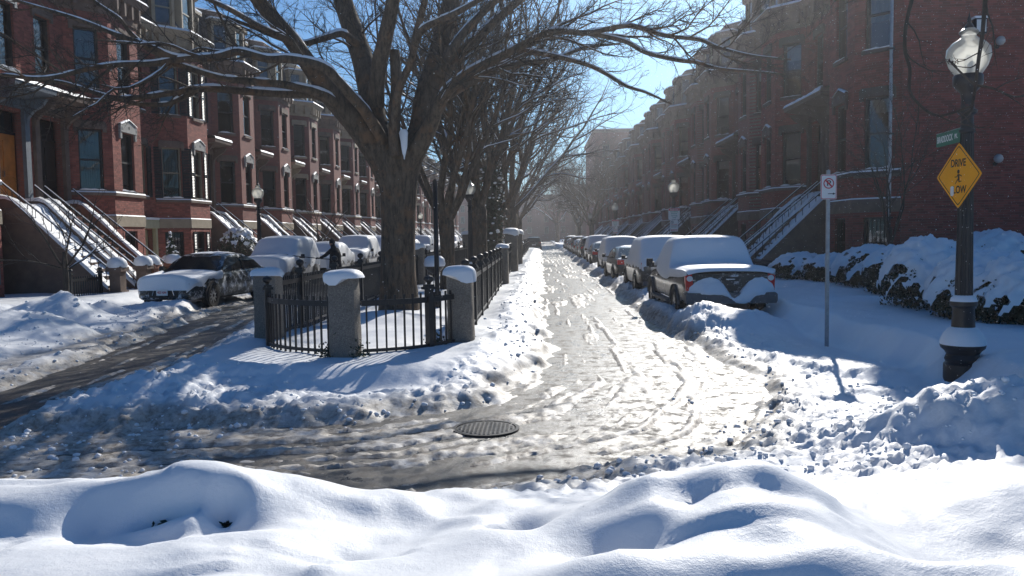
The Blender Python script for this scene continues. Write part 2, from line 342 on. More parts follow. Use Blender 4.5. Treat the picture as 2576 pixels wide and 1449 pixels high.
def snow_height(x, y):
    n1 = fbm(x*.45, y*.45, 4, 1); n2 = fbm(x*1.7, y*1.7, 4, 21); cl = clump(x, y)
    a = pdist(x, y, PATH_A)+(n2-.5)*.55; b = pdist(x, y, PATH_B)+(n2-.5)*.5; b2 = pdist(x, y, PATH_B2)+(n2-.5)*.5; c = pdist(x, y, PATH_C)
    hwa = 1.30+.28*sstep(14, 9, y)
    sa = a-hwa; sb = b-(.95+.25*sstep(20, 34, y)); sb2 = b2-.42
    h = .06+.08*n1
    # raised median with its rounded nose and the two pavements
    md = np.hypot(np.maximum(np.abs(x+2.72)-1.0, 0), np.maximum(np.maximum(10.75-y, y-96), 0))
    med = sstep(1.45, .72, md+(n2-.5)*.25); h = h+med*(.17+.14*(n1-.3))
    h = h+med*(gau(x, y, -3.0, 16.6, 1.1, .17)+gau(x, y, -2.3, 13.4, .8, .09)+gau(x, y, -3.4, 12.5, .6, -.06))
    h = h+sstep(4.45, 5.0, x+(n2-.5)*.2)*(.33+.1*n1)+sstep(-11.3, -11.9, x)*(.26+.1*n1)
    h = h+gau(x, y, 4.8, 9.45, .42, -.14)
    # plowed ridges at the edges of the cleared tracks
    amt = np.zeros_like(x)
    ra = np.exp(-((sa-.42)/.34)**2); rb = np.exp(-((sb-.40)/.35)**2); rc = np.exp(-((c-1.25)/.35)**2)*sstep(14, 11, y)
    edge = .55+.9*vnoise(x*.9, y*.9, 41)
    lowr = 1-.75*sstep(1.2, 1.8, x)*sstep(15.5, 13, y); h = h+ra*lowr*.13*edge*(.35+.65*sstep(9, 13, y))+rb*.13*edge*(.25+.75*sstep(10.5, 15, y))+rc*.09*edge
    amt = amt+ra*.9*(.35+.65*lowr)+rb*.9+rc*.45
    # churned ground right of the bend, tyre tracks through it
    churn = sstep(1.0, 1.9, x+.25*(y-8)*(y < 8))*sstep(4.9, 5.5, y)*sstep(15.2, 13.2, y)*sstep(4.6, 3.9, x)
    sgR, alR = parc(x, y, PATH_A); flat = churn*sstep(7.2, 8.4, y+.35*(2.6-x)); h = h*(1-.8*flat)+flat*(.035+.05*fbm(sgR*4.5, alR*.35, 4, 221)+.05*sstep(2.8, 4.2, x)); amt = amt+churn*(.5-.26*flat)
    for off in (-.62, .62):
        tr = np.exp(-((pdist(x+off*.55, y+off*.8, PATH_C))/.16)**2); h = h-tr*.07*churn
    h = h+churn*.06*(.4+vnoise(x*2, y*2, 171))*(np.exp(-((c-.5)/.12)**2)+np.exp(-((c-1.0)/.11)**2)+.8*np.exp(-((c-.05)/.1)**2))
    # bank between the cleared loop and the left track
    lb = sstep(-6.2, -5.0, x)*sstep(-2.0, -3.2, x)*sstep(6.7, 7.4, y)*sstep(10.4, 9.2, y); amt = amt+lb*.9
    h = h+lb*(.0+.07*sstep(8.0, 9.2, y))+gau(x, y, -4.45, 9.2, .45, .16)+gau(x, y, -4.0, 8.2, .4, .07)
    # heaps
    for (cx, cy, r, hh, ry) in ((3.1, 6.7, .62, .38, .6), (3.75, 6.35, .6, .34, .6), (2.5, 5.9, .45, .05, .3), (4.5, 6.3, .8, .35, .7), (3.3, 5.6, .8, .10, .4),
                                (3.5, 15.3, 1.1, .40, .8), (2.5, 17.6, .35, .16, 1.6), (3.1, 23.0, .8, .14, .5), (3.2, 29.2, .8, .12, .5), (3.2, 36.4, .8, .2, .6), (3.2, 43.6, .8, .2, .5),
                                (-9.5, 14.8, .8, .5, .9), (-10.4, 17.4, .8, .62, .8), (-9.2, 12.6, .7, .3, .8), (-10.8, 14.0, 1.0, .4, 1.2), (-9.2, 19.3, .7, .22, .7), (-8.0, 20.3, .5, .16, .8), (-10.8, 19.6, .6, .3, .6), (-11.5, 16.5, .8, .25, 1.5), (-9.7, 20.9, 1.3, .20, .45), (-8.45, 23.2, .3, .16, 1.8)):
        g = gau(x, y, cx, cy, r, 1, ry); h = h+hh*g*(.75+.5*n2); amt = amt+g*.8
    amt = np.clip(amt, 0, 1)
    amt2 = amt*(.3+1.15*fbm(x*.9, y*.9, 2, 201)); far = sstep(90, 25, y); h = h+amt2*(cl-.5)*.20*(.35+.65*far)+(n2-.5)*.05
    # cleared strips: thin slush left in streaks
    st = fbm(x*2.6, y*.8, 5, 61); sgA, alA = parc(x, y, PATH_A); sw = fbm(sgA*7.5+.5*n2, alA*.42, 5, 77); rut = np.exp(-((np.abs(sgA+.1*n2)-.72)/.2)**2)
    ta = sstep(.16, -.22, sa); tb = sstep(.14, -.2, sb); tb2 = sstep(.1, -.2, sb2)
    lft = sstep(-1.8, -4.2, x)*sstep(10, 8, y); mixn = .28*st+.72*sw+.12*lft+.045*sstep(8.6, 7.4, y)-.05*sstep(8.5, 11, y)*sstep(70, 40, y)-.03*rut; slush = -.016+.032*sstep(.47, .60, mixn)+.045*(cl-.35)*sstep(.48, .6, mixn)+.026*(vnoise(x*19, y*19, 301)-.5)*sstep(.36, .48, mixn)+.012*(vnoise(x*9, y*9, 303)-.5)
    mhd = sstep(.12, .40, np.hypot(x+.57, y-7.93)+.25*(n2-.5)); slush = slush*mhd-.03*(1-mhd)
    h = h*(1-ta)+ta*slush; sgB, alB = parc(x, y, PATH_B); swB = .3*st+.7*fbm(sgB*7+.5*n2, alB*.4, 5, 83); h = h*(1-tb)+tb*(-.016+.03*sstep(.57, .68, swB)+.04*(cl-.35)*sstep(.57, .66, swB)); h = h*(1-tb2*.9)+tb2*.9*(-.02+.09*sstep(.42, .62, st)+.03*cl)
    dirt = np.clip(np.exp(-(np.maximum(sa, 0)/.30)**2)*.95*sstep(1.0, .2, h*2.2)+.8*np.exp(-(np.maximum(sb, 0)/.28)**2)*sstep(1., .2, h*2.5)+.75*tb2+.8*tb+.9*ta*sstep(.35, .65, fbm(sgA*3, alA*.6, 3, 79))*(1-.6*lft)+.16*amt*sstep(.55, .75, n2)*(y < 40)+.10*churn, 0, 1)
    # smooth untouched bank in front
    lip = 5.25+.35*(vnoise(x*.8, x*0+3, 5)-.5)+.12*np.abs(x+.2)*(x > 0)*.6+gau(x, y*0, .9, 0, .6, -.15)
    fgm = sstep(lip+.42, lip-.42, y); fh = .36+.10*(fbm(x*.8+4, y*.8, 3, 91)-.5)+.02*(fbm(x*3, y*3, 3, 95)-.5)
    wn_ = fbm(x*1.0+.5*n2, y*1.5, 3, 131); wm_ = fbm(x*2.3+7, y*3.0+n2, 3, 137); fh = fh+.055*(sstep(.36, .64, wn_)-.5)+.025*(sstep(.5, .56, wm_)-.5)*sstep(.35, .6, vnoise(x*.9, y*.9, 151))+.008*(fbm(x*7, y*9, 4, 141)-.5)
    for q in FG: fh = fh+gau(x, y, q[0], q[1], q[2], q[3], q[4])
    fh = fh*sstep(-1.0, 2.4, y)+.35*(1-sstep(-1.0, 2.4, y))
    h = h*(1-fgm)+fgm*fh; dirt = dirt*(1-fgm)
    return h, dirt
def axis(segs):
    out = [segs[0][0]]
    for a, b, d0, d1 in segs:
        p = a
        while p < b-1e-6:
            t = (p-a)/(b-a); p = min(b, p+d0+(d1-d0)*t); out.append(p)
    return np.array(out)
gx = axis([(-420, -60, 40, 20), (-60, -18, 6, .8), (-18, -11, .3, .09), (-11, -7, .07, .05), (-7, 5, .042, .042), (5, 11, .08, .25), (11, 60, .8, 8), (60, 420, 20, 40)])
gy = axis([(-60, -4, 10, 1.), (-4, 1.2, .5, .1), (1.2, 7, .036, .036), (7, 20, .038, .10), (20, 60, .10, .34), (60, 300, .5, 6), (300, 900, 20, 60)])
GX, GY = np.meshgrid(gx, gy); GH, GD = snow_height(GX, GY)
nx, ny = len(gx), len(gy); idx = np.arange(nx*ny).reshape(ny, nx)
quads = np.stack([idx[:-1, :-1], idx[:-1, 1:], idx[1:, 1:], idx[1:, :-1]], -1).reshape(-1, 4)
me = mesh_np('snow_ground', np.stack([GX, GY, GH], -1).reshape(-1, 3), quads, smooth=True)
at_ = me.attributes.new('dirt', 'FLOAT', 'POINT'); at_.data.foreach_set('value', GD.astype(np.float32).ravel())
struct(link('snow_ground', me, M['snow_ground']))
def hit(px, py):            # where the line of sight through a picture point meets the snow
    d = ray(px, py); T = np.linspace(.5, 60, 6000)/d.y; X, Y, Z = d.x*T, d.y*T, CAM_H+d.z*T; h, _ = snow_height(X, Y); k = int(np.argmax(Z < h)); return Vector((X[k], Y[k], h[k]))
def gh(x, y): return float(snow_height(np.array([float(x)]), np.array([float(y)]))[0][0])
b = MB(); b.add([(-420, -60, 0), (420, -60, 0), (420, 900, 0), (-420, 900, 0)], [(0, 1, 2, 3)]); struct(b.build('road', M['asphalt']))

# loose lumps thrown up by the plow
ico = bmesh.new(); bmesh.ops.create_icosphere(ico, subdivisions=1, radius=1); iv = np.array([v.co[:] for v in ico.verts]); it = np.array([[v.index for v in f.verts] for f in ico.faces]); ico.free()
N = 17000; ly = 5.2+25*rng.random(N)**2.2; lx = -11.5+16*rng.random(N); hh, _ = snow_height(lx, ly)
pa = pdist(lx, ly, PATH_A)-1.35; pb = pdist(lx, ly, PATH_B)-.7; pc = pdist(lx, ly, PATH_C)
w = np.exp(-((pa-.35)/.4)**2)+.8*np.exp(-((pb-.35)/.4)**2)+.9*((lx > 1.2) & (lx < 4.6) & (ly < 9.5))+.7*((lx > -6) & (lx < -3) & (ly < 10))+.8*((lx < -8.2) & (ly < 21))
keep = (rng.random(N) < w*.85) & (ly > 5.75+.1*np.abs(lx)) & (hh > .01); lx, ly, hh = lx[keep], ly[keep], hh[keep]
sz = np.clip(.0105*np.exp(rng.normal(0, .55, len(lx))), .004, .028)*(1+.25*np.sqrt(ly/6)); Vs = []; Fs = []
for i in range(len(lx)):
    q = iv*(1+.5*(rng.random((12, 1))-.5))*np.array([1.1, 1, .8])*sz[i]; a = rng.random()*6.28; ca, sa_ = math.cos(a), math.sin(a)
    Vs.append(np.stack([q[:, 0]*ca-q[:, 1]*sa_+lx[i], q[:, 0]*sa_+q[:, 1]*ca+ly[i], q[:, 2]+hh[i]+sz[i]*.1], -1)); Fs.append(it+12*i)
lm = link('snow_lumps', mesh_np('snow_lumps', np.concatenate(Vs), None, np.concatenate(Fs), True), M['snow']); stuff(lm); tag(lm, 'loose lumps of plowed snow scattered along the tyre tracks', 'snow')

# manhole cover in the bend
mh = tag(empty('manhole_cover', (-.57, 7.93, .006)), 'round iron manhole cover set in the wet roadway', 'manhole cover')
MB().lathe([(.33, -.01), (.33, .012), (.295, .012), (.295, .002)], 32, caps=False).build('ring', M['iron'], mh, True)
MB().lathe([(.285, -.01), (.285, .008), (.0, .009)], 32, caps=False).build('lid', M['cast_iron'], mh, False)
b = MB()
for i in range(-6, 7):
    for j in range(-6, 7):
        if i*i+j*j < 40: b.box(i*.042-.012, i*.042+.012, j*.042-.012, j*.042+.012, .008, .015)
b.build('tread_pattern', M['cast_iron'], mh)
# ================================================================ ROW HOUSES
HW = 6.2; ZP = 2.95        # house width, parlour floor height
class Face:
    """one upright wall plane: s along it, z up, n outwards"""
    def __init__(s, p0, p1):
        s.o = Vector(p0); d = Vector(p1)-s.o; s.L = d.length; s.t = d/s.L; s.n = Vector((s.t.y, -s.t.x))
        if s.n.x < -.01: s.n = -s.n
    def P(s, a, z, n=0.):
        q = s.o+s.t*a+s.n*n; return (q.x, q.y, z)
    def box(s, b, a0, a1, z0, z1, n0, n1):
        return b.hexa([s.P(a0, z0, n0), s.P(a1, z0, n0), s.P(a1, z0, n1), s.P(a0, z0, n1), s.P(a0, z1, n0), s.P(a1, z1, n0), s.P(a1, z1, n1), s.P(a0, z1, n1)])
def wall_face(b, F, a0, a1, z0, z1, ops, dep=.2):
    xs = sorted({a0, a1, *[o[0] for o in ops], *[o[1] for o in ops]}); zs = sorted({z0, z1, *[o[2] for o in ops], *[o[3] for o in ops]})
    for i in range(len(xs)-1):
        for j in range(len(zs)-1):
            cx, cz = (xs[i]+xs[i+1])/2, (zs[j]+zs[j+1])/2
            if any(o[0] < cx < o[1] and o[2] < cz < o[3] for o in ops): continue
            b.add([F.P(xs[i], zs[j]), F.P(xs[i+1], zs[j]), F.P(xs[i+1], zs[j+1]), F.P(xs[i], zs[j+1])], [(0, 1, 2, 3)])
    for o in ops:
        for (p, q) in (((o[0], o[2]), (o[1], o[2])), ((o[1], o[2]), (o[1], o[3])), ((o[1], o[3]), (o[0], o[3])), ((o[0], o[3]), (o[0], o[2]))):
            b.add([F.P(p[0], p[1]), F.P(q[0], q[1]), F.P(q[0], q[1], -dep), F.P(p[0], p[1], -dep)], [(0, 1, 2, 3)])
BRICK_ME = {}
def brick_rows(F, a0, a1, z0, z1, ops, bw=.215, bh=.073):
    out = []; r = int(z0/bh)
    while (r+1)*bh <= z1:
        zz0, zz1 = r*bh+.004, (r+1)*bh-.004; r += 1
        if zz0 < z0: continue
        spans = [(a0, a1)]
        for o in ops:
            if o[2] < zz1 and o[3] > zz0:
                ns = []
                for s0, s1 in spans:
                    if o[0] > s0: ns.append((s0, min(s1, o[0])))
                    if o[1] < s1: ns.append((max(s0, o[1]), s1))
                spans = [q for q in ns if q[1]-q[0] > .04]
        off = (r % 2)*.5*bw
        for s0, s1 in spans:
            k = math.floor((s0-off)/bw)
            while True:
                p, q = off+k*bw+.004, off+(k+1)*bw-.004; k += 1
                if p > s1: break
                p, q = max(p, s0+.002), min(q, s1-.002)
                if q-p > .03: out.append((p, q, zz0, zz1))
    return out
def band(b, outl, z0, z1, f0, f1=None):      # moulding along an outline (list of 2D points), offset outwards f0 at the bottom, f1 at the top
    f1 = f0 if f1 is None else f1; n = len(outl); off = []
    for i in range(n):
        ns = []
        for j in (i-1, i):
            if 0 <= j < n-1:
                t = (Vector(outl[j+1])-Vector(outl[j])).normalized(); nn = Vector((t.y, -t.x)); nn = -nn if nn.x < -.01 else nn; ns.append(nn)
        m = sum(ns, Vector((0, 0)))/len(ns); off.append(m/m.length_squared if m.length > .1 else m)
    P = lambda i, f, z: (outl[i][0]+off[i].x*f, outl[i][1]+off[i].y*f, z)
    for i in range(n-1):
        b.hexa([P(i, -.05, z0), P(i+1, -.05, z0), P(i+1, f0, z0), P(i, f0, z0), P(i, -.05, z1), P(i+1, -.05, z1), P(i+1, f1, z1), P(i, f1, z1)])

class House:
    def __init__(s, label, loc, mx=1, my=False, group=None, near=False, name='row_house'):
        s.root = tag(empty(name, loc), label, 'house', group); s.near = near
        s.T = lambda p: (p[0]*mx, (HW-p[1]) if my else p[1], p[2]); s.flip = (mx < 0) != my; s.loc = Vector(loc); s.mx = mx; s.my = my
    def part(s, name, b, mat, parent=None, smooth=False): return b.build(name, M[mat], parent or s.root, smooth, s.T, s.flip)
    def window(s, F, a0, a1, z0, z1, fm='frame_dark', blind=1., lintel='plain', tm='brownstone', shut=None, sill=True, snow=True, bars=False, glassy=False):
        w = (a1-a0); b = MB(); t = .055; n0, n1 = -.19, -.07
        for q in ((a0, a0+t, z0, z1), (a1-t, a1, z0, z1), (a0+t, a1-t, z0, z0+t), (a0+t, a1-t, z1-t, z1)): F.box(b, *q, n0, n1)
        zm = (z0+z1)/2; F.box(b, a0+t, a1-t, zm-.03, zm+.03, n0, n1-.02)
        o = s.part('window', b, fm)
        b = MB(); b.add([F.P(a0+t, z0+t, -.15), F.P(a1-t, z0+t, -.15), F.P(a1-t, z1-t, -.15), F.P(a0+t, z1-t, -.15)], [(0, 1, 2, 3)]); s.part('pane', b, 'glass', o)
        b = MB(); b.add([F.P(a0, z0, -.45), F.P(a1, z0, -.45), F.P(a1, z1, -.45), F.P(a0, z1, -.45)], [(0, 1, 2, 3)])
        for (p, q) in (((a0, z0), (a1, z0)), ((a1, z0), (a1, z1)), ((a1, z1), (a0, z1)), ((a0, z1), (a0, z0))): b.add([F.P(*p, -.19), F.P(*q, -.19), F.P(*q, -.45), F.P(*p, -.45)], [(0, 1, 2, 3)])
        s.part('room_behind', b, 'room', o)
        if blind > 0:
            zb = z1-t-(z1-z0-2*t)*blind; b = MB(); nf = 9; pts = []
            for i in range(nf*2+1): pts.append((a0+t+(w-2*t)*i/(2*nf), -.22-.018*(i % 2)))
            for i in range(len(pts)-1): b.add([F.P(pts[i][0], zb, pts[i][1]), F.P(pts[i+1][0], zb, pts[i+1][1]), F.P(pts[i+1][0], z1-t, pts[i+1][1]), F.P(pts[i][0], z1-t, pts[i][1])], [(0, 1, 2, 3)])
            s.part('blind', b, 'blind', o)
        if sill: s.part('sill', F.box(MB(), a0-.08, a1+.08, z0-.11, z0-.002, -.06, .09), tm, o)
        if snow:
            b = MB(); k = 7
            ring = lambda a, h: [F.P(a, z0, .085), F.P(a, z0+h*.7, .10), F.P(a, z0+h, .03), F.P(a, z0+h*1.1, -.06)]
            b.loft([ring(a0-.05+(w+.1)*i/k, .005+.075*rnd.random()*(0 < i < k)) for i in range(k+1)]); s.part('snow_cap', b, 'snow', o, True)
        if lintel == 'plain':
            b = MB(); pl = [(a0-.14, z1-.10), (a0-.14, z1+.20), (a0-.07, z1+.28), (a1+.07, z1+.28), (a1+.14, z1+.20), (a1+.14, z1-.10), (a1+.01, z1-.10), (a1+.01, z1+.002), (a0-.01, z1+.002), (a0-.01, z1-.10)]
            n = len(pl); b.add([F.P(x, z, .0) for x, z in pl]+[F.P(x, z, .07) for x, z in pl], [(i, (i+1) % n, n+(i+1) % n, n+i) for i in range(n)])
            for q in ((0, 1, 2, 8), (2, 3, 7, 8), (3, 4, 5, 7), (5, 6, 7), (0, 8, 9)): b.add([F.P(*pl[i], .07) for i in q], [tuple(range(len(q)))])
            s.part('lintel', b, tm, o)
        elif lintel == 'pediment':
            am = (a0+a1)/2; pl = [(a0-.13, z1+.02), (a0-.13, z1+.26), (am, z1+.46), (a1+.13, z1+.26), (a1+.13, z1+.02)]; n = 5
            b = MB(); b.add([F.P(x, z, 0) for x, z in pl]+[F.P(x, z, .10) for x, z in pl], [(4, 3, 2, 1, 0), (5, 6, 7, 8, 9)]+[(i, (i+1) % n, n+(i+1) % n, n+i) for i in range(n)])
            for q in ((a0-.13, a0-.01), (a1+.01, a1+.13)): F.box(b, *q, z1-.22, z1+.02, .0, .08)
            s.part('pediment_hood', b, 'grey_trim' if s.mx > 0 else tm, o)
            c = [F.P(am+.06*math.cos(i*.628), z1+.2+.06*math.sin(i*.628), .104) for i in range(10)]; b = MB().add(c, [tuple(range(10))])
            for q in (a0-.07, a1+.03): b.add([F.P(q, z1+.08, .104), F.P(q+.05, z1+.08, .104), F.P(q+.05, z1+.17, .104), F.P(q, z1+.2, .104)], [(0, 1, 2, 3)])
            s.part('hood_ornament', b, 'frame_dark', o)
            b = MB().loft([[F.P(a, z, .0), F.P(a, z+.05, .03), F.P(a, z+.05, .10), F.P(a, z, .135)] for a, z in ((a0-.15, z1+.27), (a0+.1, z1+.36), (am, z1+.475), (a1-.1, z1+.36), (a1+.15, z1+.27))]); s.part('snow_cap', b, 'snow', o, True)
        if shut:
            for sd in (0, 1):
                x0, x1 = ((a0-.40, a0-.03), (a1+.03, a1+.40))[sd]; b = MB()
                for q in ((x0, x0+.05, z0, z1), (x1-.05, x1, z0, z1), (x0+.05, x1-.05, z0, z0+.07), (x0+.05, x1-.05, z1-.07, z1), (x0+.05, x1-.05, zm-.04, zm+.04)): F.box(b, *q, .012, .055)
                sh = s.part('shutter', b, shut, o); b = MB(); k = int((z1-z0)/.07)
                for i in range(k):
                    z = z0+.07+(z1-z0-.14)*i/k; b.hexa([F.P(x0+.05, z, .04), F.P(x1-.05, z, .04), F.P(x1-.05, z+.012, .046), F.P(x0+.05, z+.012, .046), F.P(x0+.05, z+.045, .012), F.P(x1-.05, z+.045, .012), F.P(x1-.05, z+.057, .018), F.P(x0+.05, z+.057, .018)])
                stuff(s.part('louvre', b, shut, sh))
        if bars:
            b = MB(); k = 6
            for i in range(k+1): a = a0+.04+(w-.08)*i/k; F.box(b, a-.009, a+.009, z0+.03, z1-.03, -.03, -.012)
            for z in (z0+.1, zm, z1-.1): F.box(b, a0, a1, z-.012, z+.012, -.034, -.030)
            s.part('window_grille', b, 'iron', o)
        return o

def make_house(label, loc, mx=1, my=False, group=None, near=0, door='stoop', shutters=None, wallm='brick_wall', brickm='brick', trim='brownstone', bandm='tan_trim', cornm='brownstone', canopy=True, blinds=(1, 1, .6, .3), stoopm='brownstone', doorm='wood_dark', endwall=None, steps_snow=True, bow=False, seed=0, rail=True):
    rr = random.Random(seed*31+5); H = House(label, loc, mx, my, group, near > 0); part = H.part
    F0 = Face((0, 0), (0, 2.1)); Fa = Face((0, 2.1), (1, 3.1)); Fb = Face((1, 3.1), (1, 5.2)); Fc = Face((1, 5.2), (0, 6.2))
    outl = [(0, 0), (0, 2.1), (1, 3.1), (1, 5.2), (0, 6.2)]
    ops = {0: [(.5, 1.35, 7.15, 9.15)], 1: [], 2: [], 3: []}
    if door == 'stoop': ops[0] += [(.38, 1.72, ZP, 5.9), (.55, 1.5, .25, 2.2)]
    else: ops[0] += [(.55, 1.35, 3.68, 5.75), (.5, 1.7, .2, 2.35)]
    wid = {1: .78, 2: .92, 3: .78}
    for i, F in ((1, Fa), (2, Fb), (3, Fc)):
        m = F.L/2; w = wid[i]/2
        ops[i] = [(m-w, m+w, .75, 2.25), (m-w, m+w, 3.68, 5.78), (m-w, m+w, 7.15, 9.2)]
    wall = MB()
    for i, F in enumerate((F0, Fa, Fb, Fc)): wall_face(wall, F, 0, F.L, -.1, 9.75, ops[i])
    wall.add([(0, 0, -.1), (-11, 0, -.1), (-11, 0, 10.7), (0, 0, 10.7)], [(0, 1, 2, 3)]); wall.add([(0, HW, -.1), (-11, HW, -.1), (-11, HW, 10.7), (0, HW, 10.7)], [(3, 2, 1, 0)]); wall.add([(-11, 0, -.1), (-11, HW, -.1), (-11, HW, 10.7), (-11, 0, 10.7)], [(0, 1, 2, 3)])
    wo = part('wall', wall, wallm)
    if near:
        bl = []
        sel = ((0, F0), (1, Fa), (2, Fb)) if near == 1 else ((0, F0), (1, Fa), (2, Fb), (3, Fc))
        for i, F in sel:
            ex = ops[i]+([(0, F.L, 2.4, 2.82), (0, F.L, 3.48, 3.7)] if i else [])
            for q in brick_rows(F, 0.004, F.L-.004, .3, 9.7, ex): bl.append((F, q))
        if endwall:
            FE = Face((0, HW), (-6.2, HW)); FE.n = Vector((0, 1))
            for q in brick_rows(FE, .004, 6.1, .3, 10.6, []): bl.append((FE, q))
        cam_l = lambda F, q: (Vector(H.T(F.P((q[0]+q[1])/2, q[2])))+H.loc-Vector((0, 0, CAM_H))).length
        full = [k for k, (F, q) in enumerate(bl) if q[1]-q[0] > .19]; full.sort(key=lambda k: cam_l(*bl[k]) if bl[k][1][2] > 1.2 else 99); single = set(full[:290])
        key = brickm+str(mx)
        if key not in BRICK_ME: BRICK_ME[key] = MB().box(0, .011, -.1035, .1035, -.0325, .0325).mesh('brick'); BRICK_ME[key].materials.append(M[brickm])
        rest = MB()
        for k, (F, q) in enumerate(bl):
            if k in single:
                c = Vector(H.T(F.P((q[0]+q[1])/2, (q[2]+q[3])/2))); nn = Vector(H.T(F.P(0, 0, 1)))-Vector(H.T(F.P(0, 0, 0)))
                o = link('brick', BRICK_ME[key], None, wo); o.location = c; o.rotation_euler = (0, 0, math.atan2(nn.y, nn.x))
            else:
                a, c2, z0, z1 = q; dp = .008+.005*rr.random()
                v = [F.P(a, z0, 0), F.P(c2, z0, 0), F.P(c2, z1, 0), F.P(a, z1, 0), F.P(a, z0, dp), F.P(c2, z0, dp), F.P(c2, z1, dp), F.P(a, z1, dp)]
                rest.add(v, [(4, 5, 6, 7), (0, 1, 5, 4), (1, 2, 6, 5), (2, 3, 7, 6), (3, 0, 4, 7)])
        stuff(part('brickwork', rest, brickm, wo))
    # stone courses
    bo = outl[1:]
    b = MB(); band(b, bo, 2.42, 2.8, .05); part('basement_course', b, bandm)
    b = MB(); band(b, bo, 3.5, 3.60, .09); band(b, bo, 3.60, 3.68, .06); part('sill_course', b, trim)
    b = MB(); band(b, bo, 3.60, 3.65, .095, .07); part('snow_cap', b, 'snow'); b = MB(); band(b, bo, 2.8, 2.84, .05, .02); part('snow_cap', b, 'snow')
    # cornice, eaves snow, mansard roof
    b = MB(); band(b, outl, 9.75, 10.05, .05, .07); band(b, outl, 10.05, 10.4, .12, .2); band(b, outl, 10.4, 10.62, .30, .42)
    for F in (F0, Fa, Fb, Fc):
        k = max(2, int(F.L/.5))
        for i in range(k): a = F.L*(i+.5)/k; F.box(b, a-.06, a+.06, 9.9, 10.4, .1, .3)
    part('cornice', b, cornm)
    b = MB(); band(b, outl, 10.62, 10.72, .44, .36); part('snow_cap', b, 'snow')
    ro = MB(); top = [(-.9, 0), (-.9, 2.1), (.05, 3.3), (.05, 5.0), (-.9, 6.2)]; lo = [(-.12, 0), (-.12, 2.1), (.86, 3.1), (.86, 5.2), (-.12, 6.2)]
    ro.loft([[(*q, 10.6) for q in lo], [(x*.7+lo[i][0]*.3, y, 11.6) for i, (x, y) in enumerate(top)], [(*q, 13.0) for q in top]]); roof = part('roof', ro, 'slate')
    b = MB(); b.add([(*q, 13.0) for q in top]+[(-11, 6.2, 13.0), (-11, 0, 13.0)], [tuple(range(7))]); part('flat_roof', b, 'snow', roof)
    b = MB(); band(b, top, 12.95, 13.12, .18, .22); part('roof_curb', b, cornm, roof)
    b = MB(); band(b, top, 13.12, 13.2, .2, .12); part('snow_cap', b, 'snow', roof)
    for F, w in ((F0, .8), (Fa, .7), (Fb, .95), (Fc, .7)):
        a = F.L/2; n = -.22; d = House.__new__(House); b = MB(); z0, z1 = 10.75, 12.55
        for q in ((a-w/2-.12, a-w/2, z0, z1), (a+w/2, a+w/2+.12, z0, z1), (a-w/2, a+w/2, z1-.12, z1), (a-w/2, a+w/2, z0, z0+.15)): F.box(b, *q, -1.0, n)
        F.box(b, a-w/2-.2, a+w/2+.2, z1, z1+.14, -1.0, n+.12); do = part('dormer', b, bandm if mx > 0 else cornm, roof)
        b = MB(); F.box(b, a-w/2-.2, a+w/2+.2, z1+.14, z1+.22, -1.0, n+.12); part('snow_cap', b, 'snow', do) if False else part('snow_cap', b, 'snow', roof)
        b = MB(); F.box(b, a-w/2, a-w/2+.05, z0+.15, z1-.12, n-.12, n-.06); F.box(b, a+w/2-.05, a+w/2, z0+.15, z1-.12, n-.12, n-.06); F.box(b, a-w/2, a+w/2, 11.62, 11.68, n-.12, n-.06); part('window', b, 'frame_tan', roof)
        b = MB(); b.add([F.P(a-w/2, z0+.15, n-.1), F.P(a+w/2, z0+.15, n-.1), F.P(a+w/2, z1-.12, n-.1), F.P(a-w/2, z1-.12, n-.1)], [(0, 1, 2, 3)]); part('pane', b, 'glass', roof)
    # windows
    for i, F in ((1, Fa), (2, Fb), (3, Fc)):
        m = F.L/2; w = wid[i]/2; bb = blinds[i % len(blinds)]; lin = 'pediment' if i == 2 else 'plain'; sh = shutters if i != 3 or near else None
        H.window(F, m-w, m+w, .75, 2.25, blind=0, lintel=None, sill=False, snow=False, bars=i != 2 or mx < 0, shut=sh if i == 2 else None)
        H.window(F, m-w, m+w, 3.68, 5.78, 'frame_tan' if shutters else 'frame_dark', bb, lin, trim, sh, sill=False)
        H.window(F, m-w, m+w, 7.15, 9.2, 'frame_tan' if shutters else 'frame_dark', blinds[(i+1) % len(blinds)], 'plain', trim, sh)
    H.window(F0, .5, 1.35, 7.15, 9.15, 'frame_dark', blinds[3], 'plain', trim, None)
    # entrance
    if door == 'stoop':
        b = MB(); F0.box(b, .14, .38, ZP, 6.0, 0, .12); F0.box(b, 1.72, 1.96, ZP, 6.0, 0, .12); F0.box(b, .14, 1.96, 6.0, 6.28, 0, .14); part('door_surround', b, trim)
        b = MB(); F0.box(b, .38, 1.05, ZP, 5.2, -.3, -.24); F0.box(b, 1.06, 1.72, ZP, 5.2, -.3, -.24)
        for x0 in (.46, 1.14):
            for (z0, z1) in ((ZP+.2, ZP+.8), (ZP+1.0, ZP+2.05)): F0.box(b, x0, x0+.5, z0, z1, -.24, -.215)
        do = part('door', b, doorm); part('handle', F0.box(MB(), 1.0, 1.03, ZP+.95, ZP+1.12, -.24, -.18), 'chrome', do)
        b = MB(); F0.box(b, .38, 1.72, 5.2, 5.28, -.3, -.2); b.add([F0.P(.38, 5.28, -.27), F0.P(1.72, 5.28, -.27), F0.P(1.72, 5.9, -.27), F0.P(.38, 5.9, -.27)], [(0, 1, 2, 3)]); part('transom', b, 'car_glass', do)
        part('basement_door', F0.box(MB(), .55, 1.5, .25, 2.2, -.25, -.2), 'wood_dark')
